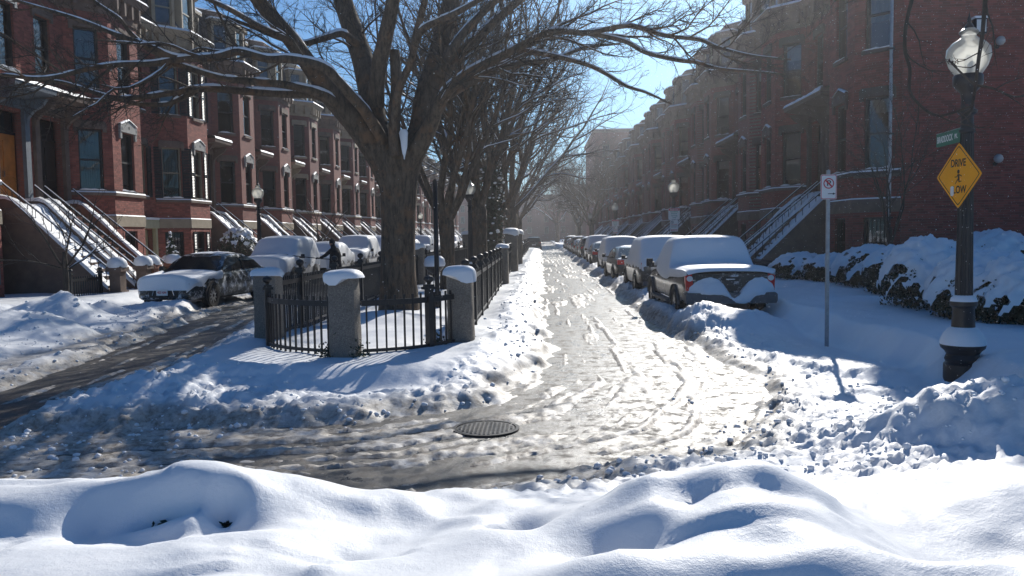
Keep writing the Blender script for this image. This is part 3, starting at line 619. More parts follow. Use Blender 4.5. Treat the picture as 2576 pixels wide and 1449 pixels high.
        if canopy:
            b = MB(); a0, a1 = .02, 2.08
            b.add([F0.P(a0+.1, 6.28, 0), F0.P(a1-.1, 6.28, 0), F0.P(a1, 6.45, .95), F0.P(a0, 6.45, .95), F0.P(a0+.1, 6.62, 0), F0.P(a1-.1, 6.62, 0), F0.P(a1, 6.6, .98), F0.P(a0, 6.6, .98)], [(3, 2, 1, 0), (4, 5, 6, 7), (0, 1, 5, 4), (1, 2, 6, 5), (2, 3, 7, 6), (3, 0, 4, 7)]); co = part('canopy', b, trim)
            for a in (.16, 1.8):
                b = MB(); pl = [(0, 5.55), (.12, 5.5), (.16, 5.75), (.34, 5.95), (.62, 6.1), (.78, 6.32), (0, 6.32)]; n = 7
                b.add([F0.P(a, z, x+.002) for x, z in pl]+[F0.P(a+.14, z, x+.002) for x, z in pl], [tuple(range(6, -1, -1)), tuple(range(7, 14))]+[(i, (i+1) % n, n+(i+1) % n, n+i) for i in range(n)]); part('bracket', b, trim, co)
            b = MB(); k = 8
            b.loft([[F0.P(a0-.02+(a1-a0+.04)*i/k, 6.6, 1.0), F0.P(a0-.02+(a1-a0+.04)*i/k, 6.69+.03*rr.random(), .95), F0.P(a0+(a1-a0)*i/k, 6.75+.03*rr.random(), .5), F0.P(a0+(a1-a0)*i/k, 6.8, 0)] for i in range(k+1)]); part('snow_cap', b, 'snow', co, True)
        # stoop
        st = MB(); NS = 12; V0, V1 = .55, 3.25; run = (V1-V0)/NS; a0, a1 = .38, 1.72
        so_ = part('stoop', MB().box(0, V0, a0, a1, 0, ZP-.02), stoopm)
        for i in range(NS):
            z1 = ZP-.02-(ZP-.25)*(i+1)/(NS+1); x0 = V0+run*i
            part('step', MB().box(x0, x0+run+.03, a0, a1, z1-.26, z1), stoopm, so_)
        for a in (a0-.24, a1):
            b = MB(); pl = [(0, -.1), (V1+.1, -.1), (V1+.1, .5), (V0, ZP+.25), (0, ZP+.25)]; b.prism([(x, z) for x, z in pl], 'y', a, a+.24); ck = part('cheek_wall', b, stoopm, so_)
            b = MB(); k = 16; line = [(0, ZP+.25), (V0, ZP+.25), (V1+.1, .5)]; rings = []
            for i in range(k+1):
                x = (V1+.1)*i/k; z = ZP+.25 if x < V0 else ZP+.25-(x-V0)/(V1+.1-V0)*(ZP-.25); t = .06+.07*rr.random()
                rings.append([(x, a-.015, z-.02), (x, a+.0, z+t*.8), (x, a+.12, z+t), (x, a+.24, z+t*.8), (x, a+.255, z-.02)])
            b.loft(rings); part('snow_cap', b, 'snow', so_, True)
            b = MB(); px = V1+.12
            b.box(px, px+.42, a-.1, a+.34, -.1, .45); b.box(px+.05, px+.37, a-.05, a+.29, .45, 1.02); b.box(px-.02, px+.44, a-.12, a+.36, 1.02, 1.14); b.loft([[(px+.0, a-.1, 1.14), (px+.42, a-.1, 1.14), (px+.42, a+.34, 1.14), (px, a+.34, 1.14)], [(px+.08, a-.0, 1.28), (px+.34, a-.0, 1.28), (px+.34, a+.24, 1.28), (px+.08, a+.24, 1.28)]], True, True); part('newel_post', b, stoopm, so_)
            b = MB(); b.lathe([(.27, 1.13), (.29, 1.2), (.25, 1.33), (.16, 1.42), (.0, 1.45)], 12, (px+.21, a+.12), False); part('snow_cap', b, 'snow', so_, True)
            if rail:
                b = MB(); p0, p1 = (V0-.3, ZP+.72), (V1+.12, 1.08); yy = a+.12
                b.tube([(p0[0], yy, p0[1]), (p1[0], yy, p1[1]), (p1[0]+.03, yy, p1[1]-.5)], .025, 6)
                for i in range(0, 13):
                    x = V0+(V1-V0)*i/12; zz = p0[1]+(p1[1]-p0[1])*(x-p0[0])/(p1[0]-p0[0]); b.tube([(x, yy, zz), (x, yy, zz-.62)], .011, 5)
                part('handrail', b, 'iron', so_)
                b = MB().tube([(p0[0], yy, p0[1]+.02), (p1[0], yy, p1[1]+.02)], .020, 6); part('snow_cap', b, 'snow', so_, True)
        if steps_snow:
            b = MB(); k = 30; rings = []
            for i in range(k+1):
                x = (V1+.2)*i/k; z = ZP+.10 if x < V0 else ZP+.10-(x-V0)/(V1-V0)*(ZP-.2); z += .035*math.sin(x/run*6.28)+.05*rr.random()*.5
                rings.append([(x, a0+.005, z+.04), (x, a0+.35, z+.02*rr.random()), (x, (a0+a1)/2, z-.03+.03*rr.random()), (x, a1-.35, z+.02*rr.random()), (x, a1-.005, z+.04)])
            b.loft(rings); part('stair_snow', b, 'snow', so_, True)
    else:
        b = MB(); F0.box(b, .34, .5, .1, 2.4, -.02, .14); F0.box(b, 1.7, 1.86, .1, 2.4, -.02, .14); F0.box(b, .3, 1.9, 2.4, 2.75, -.02, .2); part('door_surround', b, 'cream')
        b = MB(); F0.box(b, .5, .98, .2, 2.35, -.25, -.2); part('door', b, 'wood_dark'); b = MB(); F0.box(b, .98, 1.7, .2, 2.35, -.25, -.22); part('door_panel', b, 'cream')
        b = MB(); F0.box(b, .28, 1.92, 2.75, 2.84, 0, .21); part('snow_cap', b, 'snow'); H.window(F0, .55, 1.35, 3.68, 5.75, 'frame_tan', blinds[0], 'plain', trim, shutters)
    return H

XL, XR = -16.0, 10.4
LG = 'brick row houses facing the snowy median'; RG = 'brick row houses in the shade across the road'
UL = 25.4
make_house('red brick row house with a polished orange front door and blue grey window trim', (XL, UL-HW, 0), 1, True, None, 1, shutters='frame_blue', doorm='wood_orange', trim='frame_blue', canopy=True, seed=1, blinds=(.2, .2, .4, .1))
make_house('red brick row house with dark double door and pale blinds beside the wide snowy stoops', (XL, UL, 0), 1, False, None, 1, stoopm='terracotta', steps_snow=False, seed=2, blinds=(1, 1, .9, 1))
make_house('red brick row house with black shutters and a cream doorway at street level', (XL, UL+HW, 0), 1, False, None, 1, door='low', shutters='black_paint', cornm='tan_trim', seed=3, blinds=(.4, .8, .15, .5))
make_house('brick row house next beyond the one with black shutters', (XL, UL+2*HW, 0), 1, False, None, 0, seed=4, blinds=(.3, .1, .2, .1))
protoL = make_house('second brick row house beyond the one with black shutters', (XL, UL+3*HW, 0), 1, False, None, 0, seed=5, blinds=(.2, .5, .1, .3))
protoM = make_house('third brick row house beyond the one with black shutters', (XL, UL+4*HW, 0), 1, False, None, 0, seed=6, blinds=(.8, 0, .6, .9), cornm='tan_trim', trim='tan_trim', wallm='brick_wall_dark', stoopm='brownstone_dark')
for k in range(5, 20):
    r = dup((protoL if k % 3 else protoM).root); r.location = (XL, UL+k*HW, 0); tag(r, ORD[k-2]+' brick row house beyond the one with black shutters', 'house', LG)
UR = 24.2
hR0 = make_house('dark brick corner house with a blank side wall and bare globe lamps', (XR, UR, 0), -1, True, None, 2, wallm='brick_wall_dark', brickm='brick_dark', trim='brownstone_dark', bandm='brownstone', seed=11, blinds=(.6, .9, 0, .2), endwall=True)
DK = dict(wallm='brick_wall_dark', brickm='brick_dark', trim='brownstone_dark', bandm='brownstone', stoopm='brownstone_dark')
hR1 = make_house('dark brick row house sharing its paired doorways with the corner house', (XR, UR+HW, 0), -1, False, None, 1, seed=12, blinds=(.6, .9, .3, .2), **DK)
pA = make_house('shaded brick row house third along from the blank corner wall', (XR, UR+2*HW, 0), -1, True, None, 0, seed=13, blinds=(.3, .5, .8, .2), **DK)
pB = make_house('shaded brick row house fourth along from the blank corner wall', (XR, UR+3*HW, 0), -1, False, None, 0, seed=14, blinds=(.7, .2, .8, .4), **DK)
for k in range(4, 18):
    r = dup((pA if k % 2 == 0 else pB).root); r.location = (XR, UR+k*HW, 0); tag(r, ORD[k]+' shaded brick row house along from the blank corner wall', 'house', RG)
# fittings of the blank side wall
YE = UR-.012
def wall_globe(x, z, label):
    t = tag(empty('wall_lamp', (x, YE, z)), label, 'lamp')
    MB().lathe([(.06, 0), (.06, .03)], 10).build('wall_plate', M['iron'], t).rotation_euler = (R_(90), 0, 0)
    MB().tube([(0, 0, 0), (0, -.14, 0), (0, -.2, .05)], .015, 6).build('arm', M['iron'], t)
    MB().lathe([(.0, .0), (.07, .02), (.115, .08), (.125, .14), (.1, .21), (.05, .25), (0, .26)], 16, (0, -.2), False).build('globe', M['globe_plastic'], t, True)
p = at_depth(2507, 118, YE); wall_globe(p.x, p.z, 'white globe lamp high on the blank brick side wall'); p = at_depth(2502, 412, YE); wall_globe(p.x, p.z, 'white globe lamp lower on the blank brick side wall')
p = at_depth(2455, 70, YE); t = tag(empty('flood_light', p), 'square flood light with a snowy hood on the blank brick side wall', 'lamp')
MB().box(-.16, .16, -.3, -.1, -.22, .2).build('housing', M['iron'], t); MB().box(-.13, .13, -.306, -.301, -.18, .16).build('lens', M['sign_white'], t); MB().box(-.03, .03, -.1, 0, -.05, .05).build('arm', M['iron'], t); MB().box(-.18, .18, -.31, -.09, .2, .26).build('snow_cap', M['snow'], t)
x0 = at_depth(2233, 600, YE).x; t = tag(empty('drain_pipe', (x0, YE, 0)), 'pale downpipe running down the corner of the brick side wall', 'pipe')
MB().tube([(0, -.07, .2), (0, -.07, 10.4)], .05, 8).build('pipe', M['galvanized'], t, True)
for z in (2.2, 4.6, 7.0, 9.4): MB().box(-.08, .08, -.13, 0, z, z+.05).build('bracket', M['iron'], t)
# taller block closing the shaded row, block across the far end of the street
def far_block(label, x0, x1, y0, y1, h, nx_, nz, mat, cat='building'):
    t = tag(empty('brick_block', ((x0+x1)/2, y0, 0)), label, cat); ox, oy = (x0+x1)/2, y0
    MB().box(x0-ox, x1-ox, 0, y1-y0, -.2, h).build('wall', M[mat], t); MB().box(x0-ox-.3, x1-ox+.3, -.3, y1-y0, h, h+.5).build('cornice', M['brownstone'], t); MB().box(x0-ox-.3, x1-ox+.3, -.3, y1-y0, h+.5, h+.62).build('snow_cap', M['snow'], t)
    w = (x1-x0)/nx_
    for i in range(nx_):
        for j in range(nz):
            a = x0-ox+w*(i+.5); z = 2.2+(h-3)*(j/nz); f = MB().box(a-.6, a+.6, -.06, -.02, z, z+1.9).build('window', M['frame_tan'], t); MB().box(a-.5, a+.5, -.075, -.065, z+.1, z+1.8).build('pane', M['car_glass'], f)
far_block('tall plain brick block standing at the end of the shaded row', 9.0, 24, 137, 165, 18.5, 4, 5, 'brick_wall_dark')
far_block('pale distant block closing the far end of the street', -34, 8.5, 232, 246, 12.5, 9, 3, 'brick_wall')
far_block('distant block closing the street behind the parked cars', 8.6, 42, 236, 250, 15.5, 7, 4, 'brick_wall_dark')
# ================================================================ TREES
def tubes_mesh(name, tubes, smooth=True):
    VV = []; QQ = []; off = 0; groups = {}
    for pts, rad, n in tubes: groups.setdefault((len(pts), n), []).append((pts, rad))
    for (k, n), lst in groups.items():
        pts = np.array([p for p, _ in lst], float); rad = np.array([q for _, q in lst], float); T = len(lst)
        d = np.empty_like(pts); d[:, 1:-1] = pts[:, 2:]-pts[:, :-2]; d[:, 0] = pts[:, 1]-pts[:, 0]; d[:, -1] = pts[:, -1]-pts[:, -2]
        d /= np.maximum(np.linalg.norm(d, axis=2, keepdims=True), 1e-9)
        m = d.mean(1); m /= np.maximum(np.linalg.norm(m, axis=1, keepdims=True), 1e-9); r = np.where(np.abs(m[:, :1]) < .6, np.array([[1., 0, 0]]), np.array([[0, 1., 0]]))[:, None, :]
        a = r-d*(d*r).sum(2, keepdims=True); a /= np.maximum(np.linalg.norm(a, axis=2, keepdims=True), 1e-9); b = np.cross(d, a)
        th = np.arange(n)*2*math.pi/n
        V = pts[:, :, None, :]+rad[:, :, None, None]*(a[:, :, None, :]*np.cos(th)[None, None, :, None]+b[:, :, None, :]*np.sin(th)[None, None, :, None])
        VV.append(V.reshape(-1, 3)); i = np.arange(k-1)[:, None]*n; j = np.arange(n)[None, :]; j2 = (j+1) % n
        Q = np.stack([i+j, i+j2, i+n+j2, i+n+j], -1).reshape(-1, 4); QQ.append((Q[None]+(np.arange(T)*k*n)[:, None, None]).reshape(-1, 4)+off); off += T*k*n
    return mesh_np(name, np.concatenate(VV), np.concatenate(QQ), None, smooth)
def snow_on(pts, rad, r_, thick=.55, steep=.82):
    """strips of snow lying on the upper side of a limb"""
    out = []; pts = np.asarray(pts, float); rad = np.asarray(rad, float); cur = []; cr = []
    for i in range(len(pts)-1):
        d = pts[i+1]-pts[i]; d = d/max(np.linalg.norm(d), 1e-9)
        ok = abs(d[2]) < steep and r_.random() > .06
        if ok:
            rr_ = max(rad[i]*.72*(1-.6*min(1, max(0, (abs(d[2])-.55)/.35))), .011); up = np.array([0, 0, 1.])-d*d[2]; up /= max(np.linalg.norm(up), 1e-6)
            cur.append(pts[i]+up*(rad[i]*thick+rr_*.32)); cr.append(rr_*(.85+.3*r_.random()))
        if (not ok or i == len(pts)-2) and cur:
            if len(cur) > 2: cr[0] *= .3; cr[-1] *= .3; out.append((cur, cr, 6))
            cur = []; cr = []
    return out
class TreeGen:
    def __init__(s, seed): s.r = random.Random(seed); s.limbs = []; s.twigs = []; s.snow = []
    def rv(s): return np.array([s.r.gauss(0, 1), s.r.gauss(0, 1), s.r.gauss(0, 1)])
    def grow(s, p, d, L, r, lev, up=.12, maxlev=3, dens=1.0, snow=True):
        n = {0: 9, 1: 7, 2: 5, 3: 4}.get(lev, 3); pts = [np.array(p, float)]; d = np.array(d, float); d /= np.linalg.norm(d); rad = [r]
        for i in range(n):
            d = d+s.rv()*.11*(1+.35*lev)+np.array([0, 0, up*(1 if lev < 2 else .7)])*(.6); d /= np.linalg.norm(d); pts.append(pts[-1]+d*L/n); rad.append(r*(1-(i+1)/n)**.8*.9+r*.12)
        (s.limbs if lev < 2 else s.twigs).append((pts, rad, {0: 9, 1: 6, 2: 4}.get(lev, 3)))
        if snow and lev < 2 and r > .026: s.snow += snow_on(pts, rad, s.r)
        if lev < maxlev: s.children(pts, rad, L, lev, up, maxlev, dens, snow)
        return pts, rad
    def children(s, pts, rad, L, lev, up, maxlev, dens, snow, start=.22):
        cnt = {0: 11, 1: 9, 2: 6}.get(lev, 4); cnt = max(2, int(cnt*dens*min(1.5, .5+L/4 if lev < 2 else 1)))
        for k in range(cnt):
            t = start+(1-start)*(k+s.r.random())/cnt; i = min(int(t*(len(pts)-1)), len(pts)-2); f = t*(len(pts)-1)-i; p = pts[i]*(1-f)+pts[i+1]*f
            dd = pts[i+1]-pts[i]; dd = dd/np.linalg.norm(dd); side = np.cross(dd, s.rv()); side /= max(np.linalg.norm(side), 1e-6)
            ang = s.r.uniform(.45, .95); nd = dd*math.cos(ang)+side*math.sin(ang); cl = L*s.r.uniform(.28, .55)*(1.1-.5*t); cr = max(min(rad[i]*.55, cl*.016), .0035)
            s.grow(p, nd, cl, cr, lev+1, up, maxlev, dens, snow)
    def build(s, name, label, loc, trunk, barkm='bark', group=None, cat='tree'):
        t = tag(empty(name, loc), label, cat, group)
        link('trunk', tubes_mesh('trunk', trunk+s.limbs), M[barkm], t)
        if s.twigs: link('crown', tubes_mesh('crown', s.twigs), M['bark_dark'], t)
        if s.snow: stuff(link('branch_snow', tubes_mesh('branch_snow', s.snow), M['snow'], t))
        return t
# ---- the great tree in the median, limbs followed one by one
BD = 17.5; bt = TreeGen(3); base = at_depth(1003, 745, BD); OX, OY = base.x, BD
def limb(pts, dens=1., kids=True, n=5, side=10, start=.25, maxl=3, Lk=None, snow=True, roll=0):
    P = []
    for q in spline(pts, n): w_ = at_depth(q[0], q[1], BD+q[3]); P.append((np.array([w_.x-OX, w_.y-OY, w_.z]), q[2]*(BD+q[3])/FOC))
    p = [a for a, _ in P]; r = [max(b_, .006) for _, b_ in P]; bt.limbs.append((p, r, side))
    if snow: bt.snow.extend(snow_on(p, r, bt.r, .5, .90))
    if kids:
        L = Lk or sum(np.linalg.norm(p[i+1]-p[i]) for i in range(len(p)-1))*.55; bt.children(p, r, min(L, 4.6), 0, .10, maxl, dens, True, start)
limb([(1005, 800, 56, 0), (1004, 752, 51, 0), (1002, 690, 45, 0), (1002, 600, 43, 0), (1003, 510, 45, 0), (1002, 440, 51, 0), (1004, 400, 58, 0), (1004, 350, 38, 0)], kids=False, side=20, snow=False)
limb([(1000, 460, 48, 0), (955, 385, 39, -.1), (900, 312, 33, -.3), (838, 246, 27, -.5), (790, 180, 23, -.8), (740, 110, 21, -1.0), (690, 50, 19, -1.2), (640, -12, 17, -1.4), (580, -90, 13, -1.6), (500, -200, 8, -2)], side=14, start=.5, dens=1.4)
limb([(975, 390, 20, -.2), (952, 335, 16, -.4), (918, 280, 14, -.7), (885, 243, 13, -1), (853, 207, 12, -1.2), (812, 168, 12, -1.4), (732, 149, 11, -1.7), (671, 148, 10, -1.9), (600, 130, 9.5, -2.1), (547, 143, 10, -2.3), (450, 150, 8.5, -2.6), (383, 160, 7.5, -2.8), (290, 163, 6.5, -3), (207, 177, 6, -3.2), (143, 193, 5.5, -3.4), (83, 197, 5, -3.5), (0, 188, 4.5, -3.7), (-80, 190, 3, -4)], start=.25, dens=1.6)
limb([(547, 143, 8, -2.3), (447, 146, 8, -2.6), (365, 112, 7, -2.9), (293, 87, 6, -3.1), (200, 50, 5, -3.3), (110, 22, 4, -3.6), (20, -5, 3, -3.8)], dens=1.4)
limb([(440, 150, 7, -2.6), (383, 130, 6, -2.8), (330, 85, 5.5, -2.9), (300, 47, 4.5, -3.0), (240, 5, 4, -3.1), (180, -50, 3, -3.2)])
limb([(845, 262, 16, -.6), (797, 232, 11, -.9), (706, 212, 9.5, -1.3), (615, 203, 9, -1.6), (559, 197, 8, -1.9), (500, 180, 7, -2.2), (447, 163, 6.5, -2.4), (380, 158, 4, -2.6)], start=.4)
limb([(870, 282, 17, -.5), (801, 240, 12, -.4), (706, 236, 10, -.5), (611, 229, 9.5, -.7), (516, 223, 9, -1), (433, 234, 7.5, -1.2), (367, 243, 7, -1.4), (300, 247, 6, -1.6), (250, 237, 5.5, -1.8), (200, 220, 5, -2), (143, 205, 4, -2.2), (60, 200, 3, -2.4)], start=.3, dens=1.5)
limb([(505, 224, 7, -1), (450, 250, 6.5, -1.1), (420, 262, 6, -1.2), (350, 262, 5.5, -1.3), (295, 250, 5, -1.4), (240, 252, 4, -1.5), (150, 240, 3, -1.6)], start=.3)
limb([(985, 400, 36, .1), (945, 315, 32, .3), (930, 230, 29, .5), (912, 150, 27, .8), (885, 70, 25, 1.1), (862, 0, 23, 1.3), (836, -90, 18, 1.6), (800, -220, 11, 2)], side=13, start=.4, dens=1.4)
limb([(945, 270, 22, -.2), (950, 185, 20, -.3), (968, 100, 19, -.5), (988, 5, 17, -.7), (1003, -100, 13, -1), (1010, -220, 9, -1.2)], side=12, start=.4, dens=1.4)
limb([(995, 395, 18, -.4), (992, 310, 15, -.3), (997, 215, 14, -.2), (992, 128, 13, -.1)], kids=False)
limb([(992, 390, 13, -.6), (988, 320, 10, -.8), (1004, 225, 10, -1.0), (1033, 156, 9, -1.2), (1047, 86, 9, -1.4), (1069, 0, 8, -1.7), (1090, -100, 6, -2)], start=.5)
limb([(1020, 400, 34, .2), (1058, 330, 31, .4), (1072, 240, 28, .6), (1098, 150, 25, .9), (1123, 50, 22, 1.2), (1140, -15, 20, 1.4), (1175, -120, 15, 1.8), (1220, -260, 8, 2.3)], side=13, start=.4, dens=1.4)
limb([(1028, 410, 30, -.1), (1075, 330, 21, -.3), (1100, 275, 16, -.5), (1124, 232, 14, -.7), (1164, 196, 13, -.9), (1207, 169, 12, -1.1), (1251, 147, 11, -1.3), (1294, 125, 10, -1.5), (1350, 95, 9, -1.8), (1402, 78, 8, -2), (1476, 83, 7, -2.3), (1559, 67, 6, -2.5), (1600, 68, 5.5, -2.6), (1676, 90, 5, -2.8), (1759, 100, 4.5, -3), (1809, 120, 4, -3.1), (1892, 140, 3, -3.3), (1990, 150, 2, -3.5)], start=.12, dens=1.9)
limb([(1476, 83, 6, -2.3), (1569, 103, 5.5, -2.3), (1626, 133, 5, -2.4), (1709, 152, 5, -2.5), (1752, 157, 4.5, -2.6), (1809, 173, 4, -2.7), (1893, 180, 3, -2.8), (1976, 187, 2, -2.9)], dens=1.1)
limb([(1300, 125, 7, -1.4), (1390, 140, 6, -1.3), (1476, 163, 5, -1.2), (1526, 187, 4.5, -1.1), (1576, 217, 4, -1), (1626, 233, 3, -.9), (1690, 262, 2, -.8)])
limb([(1072, 330, 18, .5), (1090, 250, 17, .7), (1106, 199, 16, .8), (1155, 138, 14, 1.1), (1207, 91, 12, 1.4), (1251, 48, 11, 1.6), (1307, 0, 9, 1.9), (1400, -80, 6, 2.3)], start=.3, dens=1.5)
limb([(1098, 190, 13, .2), (1126, 140, 12, .3), (1164, 86, 11, .5), (1220, 26, 9, .7), (1262, -12, 8, .9), (1340, -90, 5, 1.2)], start=.35)
limb([(1047, 105, 9, -1.4), (1062, 75, 9, -1.5), (1104, 52, 8, -1.7), (1143, 35, 7.5, -1.9), (1205, 0, 6, -2.2), (1300, -60, 4, -2.6)], start=.3)
limb([(1110, 250, 12, .6), (1170, 215, 10, .9), (1240, 180, 9, 1.2), (1310, 160, 8, 1.5), (1390, 150, 6, 1.8), (1470, 120, 4, 2.1), (1560, 110, 2.5, 2.4)], dens=1.2)
limb([(900, 110, 11, .6), (860, 85, 9, .3), (820, 95, 8, 0), (760, 110, 7, -.3), (700, 95, 6, -.6), (640, 70, 5, -.9), (560, 40, 3.5, -1.2)], start=.2)
limb([(740, 110, 12, -1), (700, 90, 8, -1.5), (640, 60, 7, -2), (570, 20, 6, -2.6), (480, -20, 4, -3.2)], start=.2)
bt.build('street_tree', 'great bare tree with snow-lined limbs and thick trunk behind the granite posts', (OX, OY, 0), [])
# snow lying in the crotch of the big fork
b = MB(); prof = [(0, .0), (.10, .05), (.17, .25), (.20, .55), (.22, .8)]
c = at_depth(1008, 392, BD-.95); rings = []
for k, (w_, z) in enumerate([(.005, -.04), (.03, .08), (.06, .22), (.085, .38), (.10, .5), (.06, .57)]):
    rings.append([(c.x+w_*math.cos(a*.785)*1.0+.03*rnd.random(), c.y+.35+w_*math.sin(a*.785)*.8, c.z+z) for a in range(8)])
b.loft(rings, True, True); fs_ = tag(b.build('fork_snow', M['snow'], None, True), 'pocket of snow caught in the main fork of the great tree', 'snow')
# ---- generic vase-shaped trees
def vase(seed, trunk_h, r0, nl, reach, height, dens=1., lean=.0, maxl=3, spread=(.22, .75)):
    g = TreeGen(seed); tr = [(np.array([0, 0, -.1]), r0*1.35), (np.array([0, 0, .3]), r0*1.05), (np.array([.02, 0, trunk_h*.6]), r0*.92), (np.array([.0, .0, trunk_h]), r0*1.05), (np.array([.0, 0, trunk_h+.35]), r0*.7)]
    trunk = [([a for a, _ in tr], [q for _, q in tr], 14)]
    for k in range(nl):
        az = 2*math.pi*(k+.5*g.r.random())/nl; el = g.r.uniform(*spread); d = np.array([math.cos(az)*math.sin(el), math.sin(az)*math.sin(el), math.cos(el)])
        g.grow(np.array([0, 0, trunk_h-.15])+d*.15, d, (height-trunk_h)*g.r.uniform(.8, 1.05), r0*g.r.uniform(.30, .50), 0, .05, maxl, dens)
    return g, trunk
g, tr = vase(21, 2.3, .24, 8, 5, 11, 1.0, spread=(.15, .6)); t1 = g.build('street_tree', 'slender bare tree dividing low into upright limbs inside the iron fence', (-2.95, 25.5, 0), tr)
g, tr = vase(22, 3.0, .36, 7, 6, 15, .9, spread=(.2, .85)); t2 = g.build('street_tree', 'bare tree with straight brown trunk behind the median lamp post', (-2.75, 36, 0), tr)
g, tr = vase(23, 3.6, .48, 7, 7, 17, .85, spread=(.25, .95)); t3 = g.build('street_tree', 'wide bare tree with massive grey trunk beyond the tall stone piers', (-2.3, 60, 0), tr, 'bark', 'large bare trees farther along the median')
t3['label'] = 'wide bare tree with massive grey trunk farther along the median'
t3['label'] = 'first wide bare tree with massive grey trunk beyond the ivy-clad trunk'
for k, (x, y, s_, rz) in enumerate(((-2.7, 76, 1.0, 1.3), (-2.6, 92, .95, 2.6))):
    q = dup(t3); q['label'] = ORD[k+1]+' wide bare tree with massive grey trunk beyond the ivy-clad trunk'; q.location = (x, y, 0); q.scale = (s_,)*3; q.rotation_euler = (0, 0, rz)
for (src, x, y, s_, rz, lab, gp) in ((t2, -2.5, 46, 1.0, 2., 'bare tree standing beside the ivy-covered trunk', None),  (t1, 5.6, 92, 1.15, .7, 'nearer hazy bare tree on the pavement beside the last parked cars', 'hazy bare trees by the far pavement'), (t1, 5.4, 118, 1.2, 2.7, 'farther hazy bare tree on the pavement past the last parked cars', 'hazy bare trees by the far pavement'),
                                 (t3, 3.5, 182, 1.15, .4, 'nearest of the tall hazy tree crowns closing the end of the street', 'hazy trees closing the street'), (t3, 9, 205, 1.3, 3.4, 'tall hazy tree crown at the street end beside the plain brick block', 'hazy trees closing the street'), (t3, -6, 200, 1.2, 5.0, 'tall hazy tree crown at the street end in line with the median', 'hazy trees closing the street')):
    q = dup(src); q.location = (x, y, 0); q.scale = (s_,)*3; q.rotation_euler = (0, 0, rz); tag(q, lab, 'tree', gp)
    if gp is None and 'group' in q: del q['group']
# small ornamental trees of the front gardens, arms bent and snow laden
g, tr = vase(31, 1.0, .07, 6, 2, 3.4, .9, maxl=2, spread=(.5, 1.2)); o1 = g.build('garden_tree', 'small crooked bare tree with thick snow beside the orange door stoop', (-12.4, 20.9, .3), tr, 'bark_dark')
for (x, y, s_, rz, lab) in ((-13.0, 47.5, 1.35, 1, 'snowy crooked garden tree in front of the far stoops'), (8.6, 46, 1.2, 3, 'bare garden tree behind the parked cars below the shaded stoops')):
    q = dup(o1); q.location = (x, y, .3); q.scale = (s_,)*3; q.rotation_euler = (0, 0, rz); tag(q, lab, 'tree')
g, tr = vase(33, 1.3, .06, 6, 2, 5.2, .9, maxl=2, spread=(.15, .6)); g.snow = []; g.build('garden_tree', 'thin dark bare tree standing before the blank brick wall', (8.6, 20.6, .3), tr, 'bark_dark')
# budding tree just outside the right edge, its hanging twigs in view
nt_ = TreeGen(41); ND = 7.0; NX, NY = 5.6, 7.6
def nlimb(pts, kids=True):
    p = []; r = []
    for q in spline(pts, 6): w_ = at_depth(q[0], q[1], q[3]); p.append(np.array([w_.x-NX, w_.y-NY, w_.z])); r.append(q[2]*q[3]/FOC)
    nt_.limbs.append((p, r, 7)); 
    if kids: nt_.children(p, r, 1.3, 1, .02, 3, .8, False, .35)
nlimb([(2760, -260, 16, 7.4), (2560, -190, 9, 7.2), (2400, -150, 6, 7.1), (2320, -80, 5, 7), (2294, 0, 4.6, 7), (2279, 67, 4.4, 7), (2277, 127, 4.3, 7), (2289, 173, 4, 7), (2290, 233, 3.8, 7), (2329, 277, 3.5, 7), (2362, 291, 3.2, 7), (2399, 283, 3, 7), (2442, 266, 2.4, 7)])
nlimb([(2700, -230, 20, 7.3), (2560, -120, 11, 7.1), (2490, -50, 6, 7), (2479, 0, 5.4, 7), (2472, 83, 5, 7), (2462, 150, 4.6, 7), (2454, 217, 4, 7), (2447, 260, 3.2, 7), (2443, 284, 2, 7)])
nlimb([(2453, 214, 3.5, 7), (2499, 223, 3, 7), (2549, 243, 2.5, 7), (2600, 236, 2, 7)])
nlimb([(2453, 214, 3, 7), (2425, 190, 2.5, 6.98), (2398, 163, 2.5, 6.95), (2386, 150, 1.5, 6.94)], False)
tp = [np.array([0, 0, -.1]), np.array([0, 0, 1.]), np.array([-.05, -.05, 2.6]), np.array([-.2, -.15, 4.2]), np.array([-.5, -.3, 6.0])]
nb = nt_.build('street_tree', 'budding tree whose hanging twigs cross in front of the near lamp globe', (NX, NY, 0), [(tp, [.17, .14, .12, .09, .04], 12)], 'bark_dark')
b = MB()
for (x, y) in ((2386, 150), (2392, 158), (2399, 162), (2405, 156), (2360, 290), (2400, 275), (2430, 262), (2510, 225), (2470, 235), (2288, 232), (2330, 275)):
    for k in range(3):
        w_ = at_depth(x+rnd.uniform(-5, 5), y+rnd.uniform(-5, 5), 6.97); b.lathe([(0, -.007), (.0045, -.002), (.005, .002), (0, .008)], 6, (0, 0), False)
        for i in range(len(b.v)-24, len(b.v)): q = b.v[i]; b.v[i] = (q[0]+w_.x-NX, q[1]+w_.y-NY, q[2]+w_.z)
stuff(b.build('bud', plain('bud', (.10, .022, .018), .6), nb))

